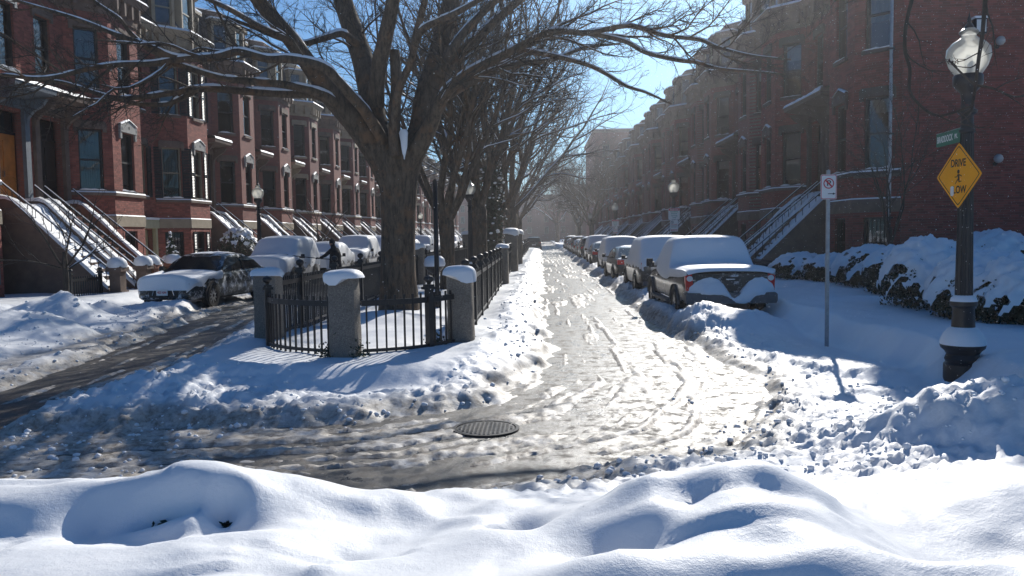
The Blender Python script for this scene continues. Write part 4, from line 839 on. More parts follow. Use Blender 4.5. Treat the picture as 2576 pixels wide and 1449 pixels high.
# ================================================================ SHRUBS
def leaf_cloud(n, f, size, r_):
    V = np.empty((n*4, 3)); 
    for i in range(n):
        c, nn = f(r_); t = np.array(nn)+np.array([r_.gauss(0, .6), r_.gauss(0, .6), r_.gauss(0, .6)]); t /= np.linalg.norm(t); u = np.cross(t, [r_.gauss(0, 1), r_.gauss(0, 1), r_.gauss(0, 1)]); u /= max(np.linalg.norm(u), 1e-6); v = np.cross(t, u); s_ = size*r_.uniform(.6, 1.3)
        V[i*4:i*4+4] = [np.array(c)+u*s_, np.array(c)+v*s_*.5, np.array(c)-u*s_, np.array(c)-v*s_*.5]
    return mesh_np('leaves', V, np.arange(n*4).reshape(-1, 4))
def snow_blob(rx, ry, rz, zc, thr, seed, lump=.17, sub=5):
    bm = bmesh.new(); bmesh.ops.create_icosphere(bm, subdivisions=sub, radius=1); V = np.array([v.co[:] for v in bm.verts]); Fs_ = np.array([[v.index for v in f.verts] for f in bm.faces]); bm.free()
    a = np.arctan2(V[:, 1], V[:, 0]); sc = max(rx, ry); ax, ay = V[:, 0]*rx*5.2+seed*7.1, V[:, 1]*ry*5.2+V[:, 2]*rz*4.6
    lu = (1-worley(ax, ay, seed))*lump+(fbm(ax*2, ay*2, 3, seed)-.5)*lump*.8
    P = V*np.array([rx, ry, rz])*(1+lu[:, None]/max(sc, .3)); P[:, 2] += zc+.05*V[:, 2]
    edge = thr+.2+1.9*(fbm(ax*1.6+9, ay*1.6, 4, seed+3)-.5)
    keepv = V[:, 2] > edge; kf = keepv[Fs_].all(1); return P, Fs_[kf]
def shrub(label, loc, rx, ry, rz, seed, n=1500, name='evergreen_shrub', cover=-.05, leafm='leaf', group=None, zc=None, leaf=.045):
    t = tag(empty(name, loc), label, 'shrub', group); r_ = random.Random(seed); zc = rz*.85 if zc is None else zc
    def f(q):
        z = q.uniform(-.85, 1); a = q.uniform(0, 6.283); s_ = math.sqrt(max(0, 1-z*z)); k = q.uniform(.74, 1.09)*(1+.10*math.sin(a*5+seed)); nn = (s_*math.cos(a), s_*math.sin(a), z); return (nn[0]*rx*k, nn[1]*ry*k, nn[2]*rz*k+zc), nn
    stuff(link('leaves', leaf_cloud(n, f, leaf, r_), M[leafm], t))
    b = MB()
    for k in range(6): a = k*1.05; b.tube([(.03*math.cos(a), .03*math.sin(a), -.1), (rx*.4*math.cos(a), ry*.4*math.sin(a), zc*.7), (rx*.7*math.cos(a), ry*.7*math.sin(a), zc+rz*.4)], [.02, .014, .006], 5)
    b.build('stem', M['bark_dark'], t)
    P, F_ = snow_blob(rx*1.03, ry*1.03, rz*1.06, zc, cover, seed); link('snow_cap', mesh_np('snow_cap', P, None, F_, True), M['snow'], t)
    return t
HG = 'snow-laden clipped hedge along the right pavement'
for k, (px, py, z, rx, ry, rz) in enumerate(((2000, 712, .35, .85, .8, .42), (2085, 722, .35, .8, .8, .42), (2180, 738, .35, .95, .8, .55), (2250, 760, .35, .8, .7, .55))):
    p = at_ground(px, py, z); x = 6.75+ry*.3; Y = p.y*(x/p.x) if False else p.y
    shrub(('low trimmed evergreen hedge bush under lumpy snow beside the no parking sign', 'snow-topped hedge bush second along from the sloping stoop rails', 'snow-laden hedge bush below the barred basement window', 'snow-laden hedge bush next to the tall rounded shrubs')[k], (p.x+.35, p.y+.6, .3), ry, rx, rz, 50+k, 4200, 'hedge_bush', .02, zc=rz*.95, leaf=.036)
for k, (px, py, rx, ry, rz, lab) in enumerate(((2355, 800, .75, .75, .72, 'tall rounded shrub draped in snow left of the near lamp post'), (2520, 740, 1.0, 1.0, .78, 'big snow-draped shrub at the back against the blank brick wall'), (2500, 832, .75, .7, .62, 'snow-draped leafy shrub just right of the near lamp post'), (2620, 850, .7, .7, .6, 'snow-draped leafy shrub at the corner right of the lamp post'))):
    p = at_ground(px, py, .3); shrub(lab, (p.x+.1, p.y+.5, .25), rx, ry, rz, 70+k, 5200, 'evergreen_shrub', -.12, zc=rz*.8, leaf=.036)
def conifer(label, loc, h, r0, seed, snowf=.55):
    t = tag(empty('small_conifer', loc), label, 'shrub'); r_ = random.Random(seed); n = 1500
    def f(q): z = q.random()**1.3; a = q.uniform(0, 6.283); r = r0*(1-z)*(.55+.45*abs(math.sin(a*4+z*17)))*q.uniform(.6, 1.05); return (r*math.cos(a), r*math.sin(a), .1+z*h), (math.cos(a), math.sin(a), -.3)
    stuff(link('needles', leaf_cloud(n, f, .05, r_), M['conifer'], t)); MB().tube([(0, 0, -.1), (0, 0, h)], [.04, .008], 6).build('trunk', M['bark_dark'], t)
    Vs = []; Fs_ = []; o = 0
    for k in range(70):
        z = r_.random()**1.2; a = r_.uniform(0, 6.283); r = r0*(1-z)*r_.uniform(.55, 1.02); s_ = r_.uniform(.05, .12)*(1.15-z*.6); q = iv*np.array([1.2, .8, .45])*s_; ca, sa_ = math.cos(a), math.sin(a)
        Vs.append(np.stack([q[:, 0]*ca-q[:, 1]*sa_+r*ca, q[:, 0]*sa_+q[:, 1]*ca+r*sa_, q[:, 2]-q[:, 0]*.5+.15+z*h], -1)); Fs_.append(it+12*k)
    stuff(link('snow_cap', mesh_np('snow_cap', np.concatenate(Vs), None, np.concatenate(Fs_), True), M['snow'], t)); return t
p = at_depth(430, 640, 29.5); conifer('small cone-shaped conifer flocked with snow before the cream doorway', (p.x, p.y, .3), 1.75, .52, 5)
p = at_depth(602, 640, 34.5); shrub('large rounded garden bush crusted with snow behind the parked cars', (p.x, p.y, .3), .8, .8, .95, 91, 3200, 'garden_bush', .35, 'leaf', zc=.9)
p = at_depth(380, 650, 27.5); shrub('small snow mound of a bush by the terracotta stairs', (p.x, p.y, .4), .35, .35, .4, 93, 500, 'garden_bush', -.3, zc=.35)
p = at_depth(1245, 500, 45); iv_t = tag(empty('ivy_column', (-2.62, 43.5, .3)), 'tall dark ivy-clad trunk speckled with snow inside the tall piers', 'plant'); r_ = random.Random(8)
def fivy(q): z = q.random(); a = q.uniform(0, 6.283); r = (.95-.35*z)*q.uniform(.55, 1.05); return (r*math.cos(a), r*math.sin(a), z*5.2), (math.cos(a), math.sin(a), 0)
stuff(link('leaves', leaf_cloud(3600, fivy, .07, r_), M['leaf'], iv_t)); MB().tube([(0, 0, -.2), (0, 0, 6)], [.35, .22], 10).build('trunk', M['bark_dark'], iv_t, True)
Vs = []; Fs_ = []
for k in range(150):
    z = rnd.random(); a = rnd.uniform(0, 6.283); r = (.95-.35*z)*rnd.uniform(.8, 1.05); s_ = rnd.uniform(.04, .12); Vs.append(iv*np.array([1, 1, .6])*s_+np.array([r*math.cos(a), r*math.sin(a), z*5.1])); Fs_.append(it+12*k)
stuff(link('snow_cap', mesh_np('snow_cap', np.concatenate(Vs), None, np.concatenate(Fs_), True), M['snow'], iv_t))
# evergreen tips showing in the hollows of the front bank
for k, (x, y) in enumerate(((-2.02, 4.22), (-.24, 4.16), (-1.72, 4.26))):
    z0 = gh(x, y); t = tag(empty('buried_shrub', (x, y, z0)), ('dark evergreen tips poking from the larger hollow in the front snow bank', 'dark evergreen tips poking from a small hollow in the front snow bank', 'few dark needles at the rim of the larger hollow in the front bank')[k], 'shrub'); r_ = random.Random(k+60); sc = (.05, .02, .02)[k]
    def fb(q): return (q.gauss(0, sc), q.gauss(0, sc*.4), q.uniform(-.01, sc*1.7)), (0, -.3, 1)
    stuff(link('leaves', leaf_cloud((160, 60, 50)[k], fb, .022, r_), M['conifer'], t)); MB().tube([(0, 0, -.15), (.01, 0, .04)], [.01, .005], 5).build('stem', M['bark_dark'], t)
# ================================================================ MEDIAN ENCLOSURE
def pillar(label, x, y, h, w=.38, seed=0, zb=-.05, group=None, cap=.115):
    t = tag(empty('granite_pillar', (x, y, 0)), label, 'pillar', group); r_ = random.Random(seed); rings = []; K = 12; NP = 20
    for k in range(K+1):
        z = zb+(h-zb)*k/K; sc = 1-.06*(k/K); ring = []
        for i in range(NP):
            a = 2*math.pi*(i+.5)/NP; c, s_ = math.cos(a), math.sin(a); e = (abs(c)**5+abs(s_)**5)**(-1/5)*w*.5*sc*(1+.05*(r_.random()-.5)*2*.6); ring.append((c*e, s_*e, z+(.02*r_.random() if k == K else 0)))
        rings.append(ring)
    MB().loft(rings, True, True).build('stone', M['granite'], t, True)
    b = MB(); rings = []
    for k in range(7):
        f = k/6; rr_ = w*(.60+.04*math.sin(seed*2.1))*math.cos(f*1.45)**.5; ring = []; sx_, sy_ = .05*math.sin(seed*5.3)*f, .05*math.cos(seed*3.7)*f
        for i in range(NP):
            a = 2*math.pi*(i+.5)/NP; c, s_ = math.cos(a), math.sin(a); e = (abs(c)**4+abs(s_)**4)**(-1/4)*rr_; dz = (-.16*max(0, math.sin(a*1.5+seed*2))*r_.random() if k == 0 else 0); ring.append((c*e*(1+.05*math.sin(3*a+seed))+sx_, s_*e*(1+.04*math.cos(2*a+seed*3))+sy_, h-.03+cap*(.85+.3*math.sin(seed*9.1)**2)*math.sin(f*1.5708)*1.05*(1+.12*math.sin(a+seed))+dz))
        rings.append(ring)
    b.loft(rings, True, True).build('snow_cap', M['snow'], t, True)
    return t
FZ = 1.24
PF, PL, PR = (-2.63, 10.77), (-4.3, 12.7), (-1.21, 12.05)
pillar('rough granite post at the nose of the median, snow sliding off its cap', *PF, 1.40, .40, 1); pillar('rough granite post at the left corner of the median fence beside the parked cars', *PL, 1.36, .42, 2); pillar('rough granite post at the right corner of the median fence beside the roadway', *PR, 1.36, .40, 3)
pillar('shorter granite post where the left median fence ends', -4.25, 28.2, 1.55, .42, 4); pillar('granite post where the right median fence breaks, under a round snow cap', -1.32, 27.5, 1.5, .42, 5)
GP = 'tall stone piers of the second median garden'
pillar('tall snow-capped stone pier of the second median garden, first along the roadway', -1.35, 36.5, 2.0, .6, 6, group=GP, cap=.2); pillar('tall snow-capped stone pier of the second median garden, second along the roadway', -1.35, 45, 2.0, .6, 7, group=GP, cap=.2); pillar('tall snow-capped stone pier of the second median garden, on the parked-row side', -4.25, 47, 2.0, .6, 8, group=GP, cap=.2)
PICK = MB().box(-.011, .011, -.011, .011, 0, 1).mesh('picket'); PICK.materials.append(M['iron'])
def post_mesh():
    b = MB().box(-.035, .035, -.035, .035, 0, 1.16); b.box(-.06, .06, -.06, .06, 1.16, 1.20); b.box(-.045, .045, -.045, .045, 1.2, 1.235); b.lathe([(.02, 1.235), (.022, 1.26), (.05, 1.285), (.058, 1.32), (.045, 1.355), (.015, 1.372), (0, 1.38)], 10, caps=False); me = b.mesh('post', smooth=True); me.materials.append(M['iron']); return me
POST = post_mesh()
def fence(label, pts, gap, group=None, posts=(), z0=.12, top=FZ, snow=True):
    t = tag(empty('iron_fence', (pts[0][0], pts[0][1], 0)), label, 'fence', group); ox, oy = pts[0]; seg = [0]
    for a, c in zip(pts[:-1], pts[1:]): seg.append(seg[-1]+math.dist(a, c))
    def at(s_):
        for i in range(len(pts)-1):
            if s_ <= seg[i+1]+1e-9:
                f = (s_-seg[i])/(seg[i+1]-seg[i]); return (pts[i][0]+(pts[i+1][0]-pts[i][0])*f-ox, pts[i][1]+(pts[i+1][1]-pts[i][1])*f-oy, math.atan2(pts[i+1][1]-pts[i][1], pts[i+1][0]-pts[i][0]))
    for zc, hh in ((top-.10, .075), (.38, .04)):
        b = MB()
        for i in range(len(pts)-1):
            a, c = Vector((pts[i][0]-ox, pts[i][1]-oy)), Vector((pts[i+1][0]-ox, pts[i+1][1]-oy)); d = (c-a).normalized(); n_ = Vector((-d.y, d.x))*.02
            b.hexa([(*(a-n_), zc-hh/2), (*(c-n_), zc-hh/2), (*(c+n_), zc-hh/2), (*(a+n_), zc-hh/2), (*(a-n_), zc+hh/2), (*(c-n_), zc+hh/2), (*(c+n_), zc+hh/2), (*(a+n_), zc+hh/2)])
        b.build('rail', M['iron'], t)
    n = min(295, int(seg[-1]/gap)); g_ = seg[-1]/n
    for i in range(n):
        x, y, a = at(g_*(i+.5)); o = link('picket', PICK, None, t); o.location = (x, y, z0); o.rotation_euler = (0, 0, a); o.scale = (1, 1, top-z0)
    for s_ in posts:
        x, y, a = at(min(s_, seg[-1])); o = link('post', POST, None, t); o.location = (x, y, .1); o.rotation_euler = (0, 0, a); o.scale = (1.25, 1.25, (top-.02)/1.2)
    return t
def arc(p, q, bul, n=9):
    p, q = Vector(p), Vector(q); d = q-p; nn = Vector((d.y, -d.x)).normalized(); return [tuple(p+d*(i/n)+nn*bul*math.sin(math.pi*i/n)) for i in range(n+1)]
fence('curved black iron fence panel left of the nose post', arc((-4.25, 12.48), (-2.83, 10.86), .32), .115, posts=(.72,), top=1.12); fence('curved black iron fence panel right of the nose post', arc((-2.42, 10.85), (-1.3, 11.85), .20), .125, posts=(1.0,), top=1.12)
fence('long black iron fence along the left side of the median', [(-4.3, 12.92), (-4.25, 28.0)], .105, posts=(1.5, 3.9, 6.3, 8.7, 11.1, 13.5), top=1.27); fence('long black iron fence along the right side of the median', [(-1.21, 12.27), (-1.32, 27.3)], .105, posts=(.7, 2.5, 4.3, 6.1, 7.9, 9.7, 11.5, 13.3), top=1.27)
fence('black iron fence of the second median garden facing the roadway', [(-1.33, 28.4), (-1.35, 36.2)], .12, posts=(1, 2.4, 3.8, 5.2, 6.6), top=1.3); fence('black iron fence of the second median garden facing the parked row', [(-4.25, 29), (-4.25, 46.7)], .13, posts=(1, 4, 7, 10, 13, 16), top=1.3); fence('far black iron fence stretching on along the roadway', [(-1.35, 45.4), (-1.4, 90)], .2, posts=(4, 12, 20, 28, 36), top=1.3)
fence('low iron railing before the shaded corner house garden', [(7.0, 25.2), (7.0, 29.6)], .12, top=1.0); fence('low iron garden fence beside the wide snowy stoops', [(-12.75, 21.6), (-12.75, 23.3)], .11, top=.95, z0=.3, posts=(.1, 1.6))
for k, (x, y, lab) in enumerate(((-2.85, 10.62, 'dark ivy sprigs at the left foot of the nose post'), (-2.42, 10.62, 'dark ivy sprigs at the right foot of the nose post'), (-1.5, 11.65, 'dark ivy sprigs at the foot of the curved right fence panel'))):
    t = tag(empty('ivy_tuft', (x, y, gh(x, y))), lab, 'plant'); r_ = random.Random(k+3)
    def ft(q): return (q.gauss(0, .07), q.gauss(0, .05), abs(q.gauss(0, .09))), (0, -1, .3)
    stuff(link('leaves', leaf_cloud(90, ft, .024, r_), M['leaf'], t)); MB().tube([(0, 0, -.1), (.02, .02, .14)], [.008, .004], 5).build('stem', M['bark_dark'], t)
# snow-capped planter on a wire stand
t = tag(empty('plant_stand', (-3.15, 24.0, gh(-3.15, 24.0))), 'iron plant stand with a snow-capped urn inside the median fence', 'plant stand'); b = MB()
for k in range(4): a = k*1.57+.4; b.tube([(.22*math.cos(a), .22*math.sin(a), -.1), (.08*math.cos(a), .08*math.sin(a), .42)], .012, 5)
b.build('stand', M['iron'], t); MB().lathe([(.05, .40), (.07, .45), (.06, .5), (.17, .58), (.26, .68), (.28, .74), (.25, .75)], 14).build('urn', M['iron'], t, True); MB().lathe([(.30, .73), (.32, .80), (.29, .95), (.2, 1.03), (.0, 1.05)], 14, caps=False).build('snow_cap', M['snow'], t, True)

# ================================================================ LAMPS AND SIGNS
SCR = bpy.data.scenes.new('scratch')     # an empty scene to evaluate single shapes in
def text_mesh(s_, size, align='CENTER'):
    cu = bpy.data.curves.new('text', 'FONT'); cu.body = s_; cu.size = size; cu.align_x = align; cu.align_y = 'CENTER'; cu.extrude = .0006; cu.offset = size*.02; cu.fill_mode = 'BOTH'
    o = bpy.data.objects.new('text', cu); SCR.collection.objects.link(o); SCR.view_layers[0].update(); dg = SCR.view_layers[0].depsgraph; me = bpy.data.meshes.new_from_object(o.evaluated_get(dg)); bpy.data.objects.remove(o); bpy.data.curves.remove(cu); me.materials.clear(); return me
def text_on(parent, s_, size, x, z, n, mat, sx=1., name='lettering'):   # sign plates lie in local x,z and face -y
    o = link(name, text_mesh(s_, size), M[mat], parent); o.location = (x, -n, z); o.rotation_euler = (R_(90), 0, 0); o.scale = (sx, 1, 1); return o
def rrect(w, h, r, n=4):
    out = []
    for cx, cy, a0 in ((w/2-r, h/2-r, 0), (-w/2+r, h/2-r, 90), (-w/2+r, -h/2+r, 180), (w/2-r, -h/2+r, 270)):
        for k in range(n+1): a = R_(a0+90*k/n); out.append((cx+r*math.cos(a), cy+r*math.sin(a)))
    return out
def frame_on(b, outer, inner, y):
    n = len(outer); b.add([(x, y, z) for x, z in outer]+[(x, y, z) for x, z in inner], [(i, (i+1) % n, n+(i+1) % n, n+i) for i in range(n)]); return b
def lamp_post(label, x, y, z=0., group=None, hi=True, snowy=True):
    t = tag(empty('street_lamp', (x, y, z)), label, 'street lamp', group); t.scale = (1, 1, .90); n = 20 if hi else 12
    MB().lathe([(.20, -.2), (.20, .05), (.175, .08), (.19, .12), (.17, .18), (.19, .22), (.23, .26), (.24, .30), (.215, .33), (.13, .40), (.115, .75), (.125, .78), (.145, .80), (.145, .85), (.12, .88), (.09, .92)], n).build('base', M['iron'], t, True)
    b = MB(); rings = []
    for k in range(11):
        zz = .9+2.05*k/10; r0 = .088-.022*k/10; rings.append([(r0*(1+.06*math.cos(i*math.pi))*math.cos(2*math.pi*i/32), r0*(1+.06*math.cos(i*math.pi))*math.sin(2*math.pi*i/32), zz) for i in range(32)])
    b.loft(rings, True, True).build('post', M['iron'], t)
    MB().lathe([(.066, 2.95), (.085, 2.97), (.085, 3.0), (.068, 3.02), (.065, 3.18), (.10, 3.21), (.105, 3.24), (.07, 3.26), (.065, 3.38), (.08, 3.46), (.14, 3.53), (.155, 3.56), (.155, 3.66), (.14, 3.68)], n).build('capital', M['iron'], t, True)
    g_ = MB().lathe([(.14, 3.68), (.20, 3.78), (.232, 3.90), (.222, 4.00), (.17, 4.07), (.105, 4.115), (.075, 4.15), (.08, 4.165), (.1, 4.18), (.1, 4.205), (.07, 4.24), (.03, 4.255)], n, caps=False).build('globe', M['globe'], t, True)
    MB().lathe([(.03, 3.64), (.03, 3.70), (.045, 3.74), (.045, 3.88), (.02, 3.92)], 10).build('lamp', M['sign_white'], t, True)
    MB().lathe([(.055, 4.235), (.045, 4.28), (.02, 4.32), (.025, 4.34), (.008, 4.40), (.0, 4.46)], 10, caps=False).build('finial', M['iron'], t, True)
    if snowy:
        MB().lathe([(.236, .29), (.24, .34), (.21, .43), (.16, .50), (.12, .53)], n, caps=False).build('snow_cap', M['snow'], t, True); MB().lathe([(.144, .85), (.13, .90), (.09, .93)], n, caps=False).build('snow_cap', M['snow'], t, True)
    return t
lx_, ly_ = 4.80, 9.5
lampN = lamp_post('tall black street lamp carrying the yellow diamond sign, globe glowing in backlight', lx_, ly_, .30)
pl = at_depth(675, 600, 31); lamp_post('black acorn street lamp behind the parked cars before the brick stoops', -10.9, 31.4, .15)
pl2 = lamp_post('black acorn street lamp carrying the two parking signs', 5.35, 33.5, .2); lp3 = lamp_post('hazy street lamp carrying a smaller pair of parking signs', 5.0, 56, .15, None, False)
lamp_post('dark street lamp standing inside the median fence by the trees', -2.62, 30.2, .1)
for k, (x, y) in enumerate(((-10.6, 72), (-10.3, 92))): lamp_post(('nearer', 'farther')[k]+' small distant street lamp above the snowy far cars', x, y, .15, 'distant lamps by the far parked row', False)
for k, (x, y) in enumerate(((5.0, 84), (5.0, 112))): lamp_post(ORD[k]+' faint street lamp in the haze beyond the lamp with the smaller signs', x, y, .15, 'faint lamps down the hazy roadway', False)
t = tag(empty('black_pole', (-2.42, 18.8, 0)), 'straight black pole close behind the great tree trunk', 'pole'); MB().lathe([(.07, 0), (.055, .1), (.055, 3.15), (.03, 3.2)], 10).build('shaft', M['iron'], t, True); MB().lathe([(.09, .3), (.09, .5), (.06, .56)], 10).build('base', M['iron'], t, True)
# yellow diamond
sp = at_depth(2412, 442, 9.32); t = tag(empty('warning_sign', (sp.x, sp.y, sp.z), R_(-79)), 'yellow diamond warning sign reading drive slow with a running child', 'sign'); D_ = .36
def dia(r, q=.03):
    out = []
    for a in (0, 90, 180, 270):
        c = Vector((math.cos(R_(a)), math.sin(R_(a)))); tt = Vector((-c.y, c.x)); out += [tuple(c*(r-q)-tt*q), tuple(c*(r-q*.25)), tuple(c*(r-q)+tt*q)]
    return out
SC = 1.0; ya = .365; za = .365
dd = [(x*ya/.365, z) for x, z in dia(.365)]; MB().prism(dd, 'y', -.004, .0).build('plate', M['sign_yellow'], t)
frame_on(MB(), [(x*ya/.365, z) for x, z in dia(.335)], [(x*ya/.365, z) for x, z in dia(.322)], -.0055).build('border', M['ink_black'], t)
text_on(t, 'DRIVE', .115, -.005, .137, .006, 'ink_black', .78); text_on(t, 'LOW', .115, .022, -.157, .006, 'ink_black', .78)
text_on(t, 'S', .115, -.098, -.157, .006, 'ink_black', .78); MB().prism(rrect(.055, .11, .02), 'y', -.0085, -.0075).build('sticker', M['sign_white'], t).location = (-.095, 0, -.165)
b = MB(); fig = lambda pl_: b.add([(x, -.006, z) for x, z in pl_], [tuple(range(len(pl_)))])
fig([(.0+.02*math.cos(k*.628), .045+.024*math.sin(k*.628)) for k in range(10)]); fig([(-.013, .018), (.014, .018), (.02, -.035), (-.006, -.04)]); fig([(.01, .016), (.05, .002), (.055, -.012), (.046, -.012), (.043, -.005), (.008, .004)]); fig([(-.01, .016), (-.03, -.008), (-.058, -.008), (-.056, -.016), (-.026, -.017), (-.004, .004)])
fig([(-.006, -.033), (.018, -.033), (.02, -.062), (.052, -.058), (.052, -.066), (.008, -.074)]); fig([(-.006, -.03), (.01, -.036), (-.02, -.062), (-.046, -.092), (-.052, -.088), (-.03, -.056)]); b.build('running_figure', M['ink_black'], t); MB().box(-.2, .02, .001, .006, -.02, .02).build('clamp', M['galvanized'], t)
MB().box(-.02, .07, .006, .16, .03, .06).build('bracket', M['galvanized'], t)
# green street name blade
sp = at_depth(2385, 348, 9.80); t = tag(empty('street_name_sign', (sp.x, sp.y, sp.z), R_(-93)), 'green street name blade mounted above the yellow diamond', 'sign'); MB().prism(rrect(.62, .155, .02), 'y', -.003, 0).build('plate', M['sign_green'], t)
text_on(t, 'BRADDOCK', .105, -.08, 0, .004, 'ink_white', .72); text_on(t, 'PK.', .075, .215, 0, .004, 'ink_white', .8); MB().box(-.31, .31, -.006, .003, .079, .085).build('edge_strip', M['galvanized'], t)
# no parking sign
p = at_ground(2080, 820, .4); t = tag(empty('parking_sign', (p.x, p.y, 0)), 'no parking sign with red circle and arrow on a galvanized post in the snow', 'sign'); b = MB(); zt = at_depth(2081, 428, p.y).z
b.box(-.026, .026, -.02, -.0155, -.1, zt); b.box(-.026, -.0215, -.0155, .02, -.1, zt); b.box(.0215, .026, -.0155, .02, -.1, zt); b.build('post', M['galvanized'], t); z1 = at_depth(2081, 439, p.y).z; z0 = at_depth(2081, 502, p.y).z; sh = z1-z0; sw = sh*.645
pt = MB().prism(rrect(sw, sh, .03), 'y', -.026, -.0225).build('plate', M['sign_white'], t); pt.location = (0, 0, (z0+z1)/2); zc = (z0+z1)/2
frame_on(MB(), rrect(sw-.012, sh-.012, .026), rrect(sw-.032, sh-.032, .02), -.0275).build('border', M['ink_red'], pt)
r0 = sw*.33; circ = lambda r: [(r*math.cos(k*.2618), r*math.sin(k*.2618)+sh*.14) for k in range(24)]
text_on(pt, 'P', r0*1.45, 0, sh*.14, .028, 'ink_black', 1.1); b = frame_on(MB(), circ(r0), circ(r0*.8), -.0292); q = r0*.64; b.add([(x, -.0294, z+sh*.14) for x, z in ((-q-.012, q-.004), (-q+.006, q+.012), (q+.012, -q+.004), (q-.006, -q-.012))], [(0, 1, 2, 3)]); b.build('prohibition_ring', M['ink_red'], pt)
b = MB(); b.add([(x, -.0278, z-sh*.27) for x, z in ((-.01, .006), (.07, .006), (.07, -.006), (-.01, -.006))], [(0, 1, 2, 3)]); b.add([(x, -.0278, z-sh*.27) for x, z in ((.06, .022), (.105, 0), (.06, -.022), (.07, 0))], [(0, 1, 2, 3)]); b.build('arrow', M['ink_black'], pt)
def resident(lp, label1, label2, s_=1.):
    x, y, z = lp.location; t = tag(empty('parking_sign', (x, y-.12, z+2.45)), label1, 'sign'); MB().prism(rrect(.46*s_, .46*s_, .03), 'y', -.004, 0).build('plate', M['sign_white'], t)
    MB().prism(rrect(.44*s_, .095*s_, .02), 'y', -.0075, -.0055).build('header_band', M['ink_red'], t).location = (0, 0, .172*s_); text_on(t, 'South End', .085*s_, 0, .172*s_, .0085, 'ink_white', .95)
    for k, w in enumerate(('Resident', 'Permit', 'Parking', 'Only')): text_on(t, w, .078*s_, 0, (.082-.078*k)*s_, .0055, 'ink_green', 1.1)
    MB().box(-.02, .02, 0, .07, -.06, .06).build('clamp', M['galvanized'], t)
    t = tag(empty('parking_sign', (x, y-.12, z+1.97)), label2, 'sign'); MB().prism(rrect(.31*s_, .46*s_, .03), 'y', -.004, 0).build('plate', M['sign_white'], t); MB().box(-.02, .02, 0, .07, -.06, .06).build('clamp', M['galvanized'], t)
    c = lambda r: [(-.075*s_+r*math.cos(k*.3927), .145*s_+r*math.sin(k*.3927)) for k in range(16)]; b = frame_on(MB(), c(.06*s_), c(.047*s_), -.0055); b.add([(-.075*s_+a_*s_, -.0056, .145*s_+c_*s_) for a_, c_ in ((-.04, .032), (-.032, .04), (.04, -.032), (.032, -.04))], [(0, 1, 2, 3)]); b.build('prohibition_ring', M['ink_black'], t)
    text_on(t, 'P', .075*s_, -.075*s_, .145*s_, .005, 'ink_black'); text_on(t, 'Street Cleaning', .042*s_, 0, .058*s_, .0055, 'ink_red', .9)
    for k in range(4): MB().box(-.12*s_, (.12-.03*(k % 2))*s_, -.0058, -.005, (.02-.03*k)*s_, (.028-.03*k)*s_).build('small_print', M['ink_black'], t)
    MB().box(-.13*s_, .13*s_, -.0056, -.005, -.195*s_, -.15*s_).build('footer_band', M['ink_red'], t); text_on(t, 'Tow Zone', .045*s_, 0, -.172*s_, .0065, 'ink_white')
resident(pl2, 'white and red resident permit parking sign on the nearer signed lamp', 'white street cleaning sign below the resident permit sign on the nearer signed lamp'); resident(lp3, 'small hazy resident parking sign on the farther signed lamp', 'small hazy street cleaning sign on the farther signed lamp')
# ================================================================ CARS
CARS = {  # stations as fractions of length from the tail (-.5) to the nose (.5): width, under side, top line ; cabin: base and roof points
 'sedan': dict(L=4.7, W=1.82, body=[(-.5, .80, .42, .72), (-.492, .88, .36, .90), (-.47, .93, .32, .98), (-.42, .96, .28, 1.01), (-.30, .99, .24, 1.02), (-.15, 1, .22, .99), (0, 1, .22, .97), (.14, 1, .22, .96), (.22, .995, .23, .95), (.34, .98, .24, .88), (.43, .94, .25, .80), (.475, .88, .27, .72), (.495, .80, .30, .62), (.5, .74, .34, .55)], cab=(-.40, -.20, .05, .20), belt=.95, roof=1.44, wheels=(-.30, .31), wr=.33),
 'suv': dict(L=4.65, W=1.85, body=[(-.5, .84, .45, .95), (-.494, .92, .40, 1.05), (-.47, .96, .36, 1.10), (-.40, .99, .30, 1.10), (-.15, 1, .27, 1.08), (.0, 1, .27, 1.07), (.15, 1, .27, 1.06), (.24, .995, .28, 1.06), (.34, .98, .29, 1.03), (.43, .95, .30, .97), (.475, .90, .32, .88), (.495, .83, .35, .74), (.5, .77, .38, .64)], cab=(-.485, -.40, .06, .22), belt=1.06, roof=1.72, wheels=(-.29, .31), wr=.36),
 'van': dict(L=4.5, W=1.80, body=[(-.5, .84, .45, .90), (-.494, .92, .38, 1.0), (-.47, .96, .34, 1.05), (-.40, .99, .28, 1.05), (-.15, 1, .25, 1.05), (.0, 1, .25, 1.04), (.15, 1, .25, 1.03), (.26, .995, .26, 1.01), (.36, .97, .27, .96), (.44, .93, .28, .87), (.48, .87, .30, .76), (.5, .77, .36, .62)], cab=(-.49, -.42, .10, .33), belt=1.02, roof=1.66, wheels=(-.30, .32), wr=.33),
 'truck': dict(L=5.2, W=1.84, body=[(-.5, .95, .55, 1.10), (-.49, .98, .50, 1.14), (-.40, 1, .42, 1.14), (-.2, 1, .40, 1.12), (.0, 1, .40, 1.10), (.15, 1, .40, 1.10), (.24, .99, .40, 1.10), (.36, .98, .42, 1.06), (.44, .95, .44, 1.0), (.48, .9, .46, .90), (.5, .84, .50, .78)], cab=(-.16, -.115, .09, .22), belt=1.12, roof=1.75, wheels=(-.29, .33), wr=.37)}
WHEEL = {}
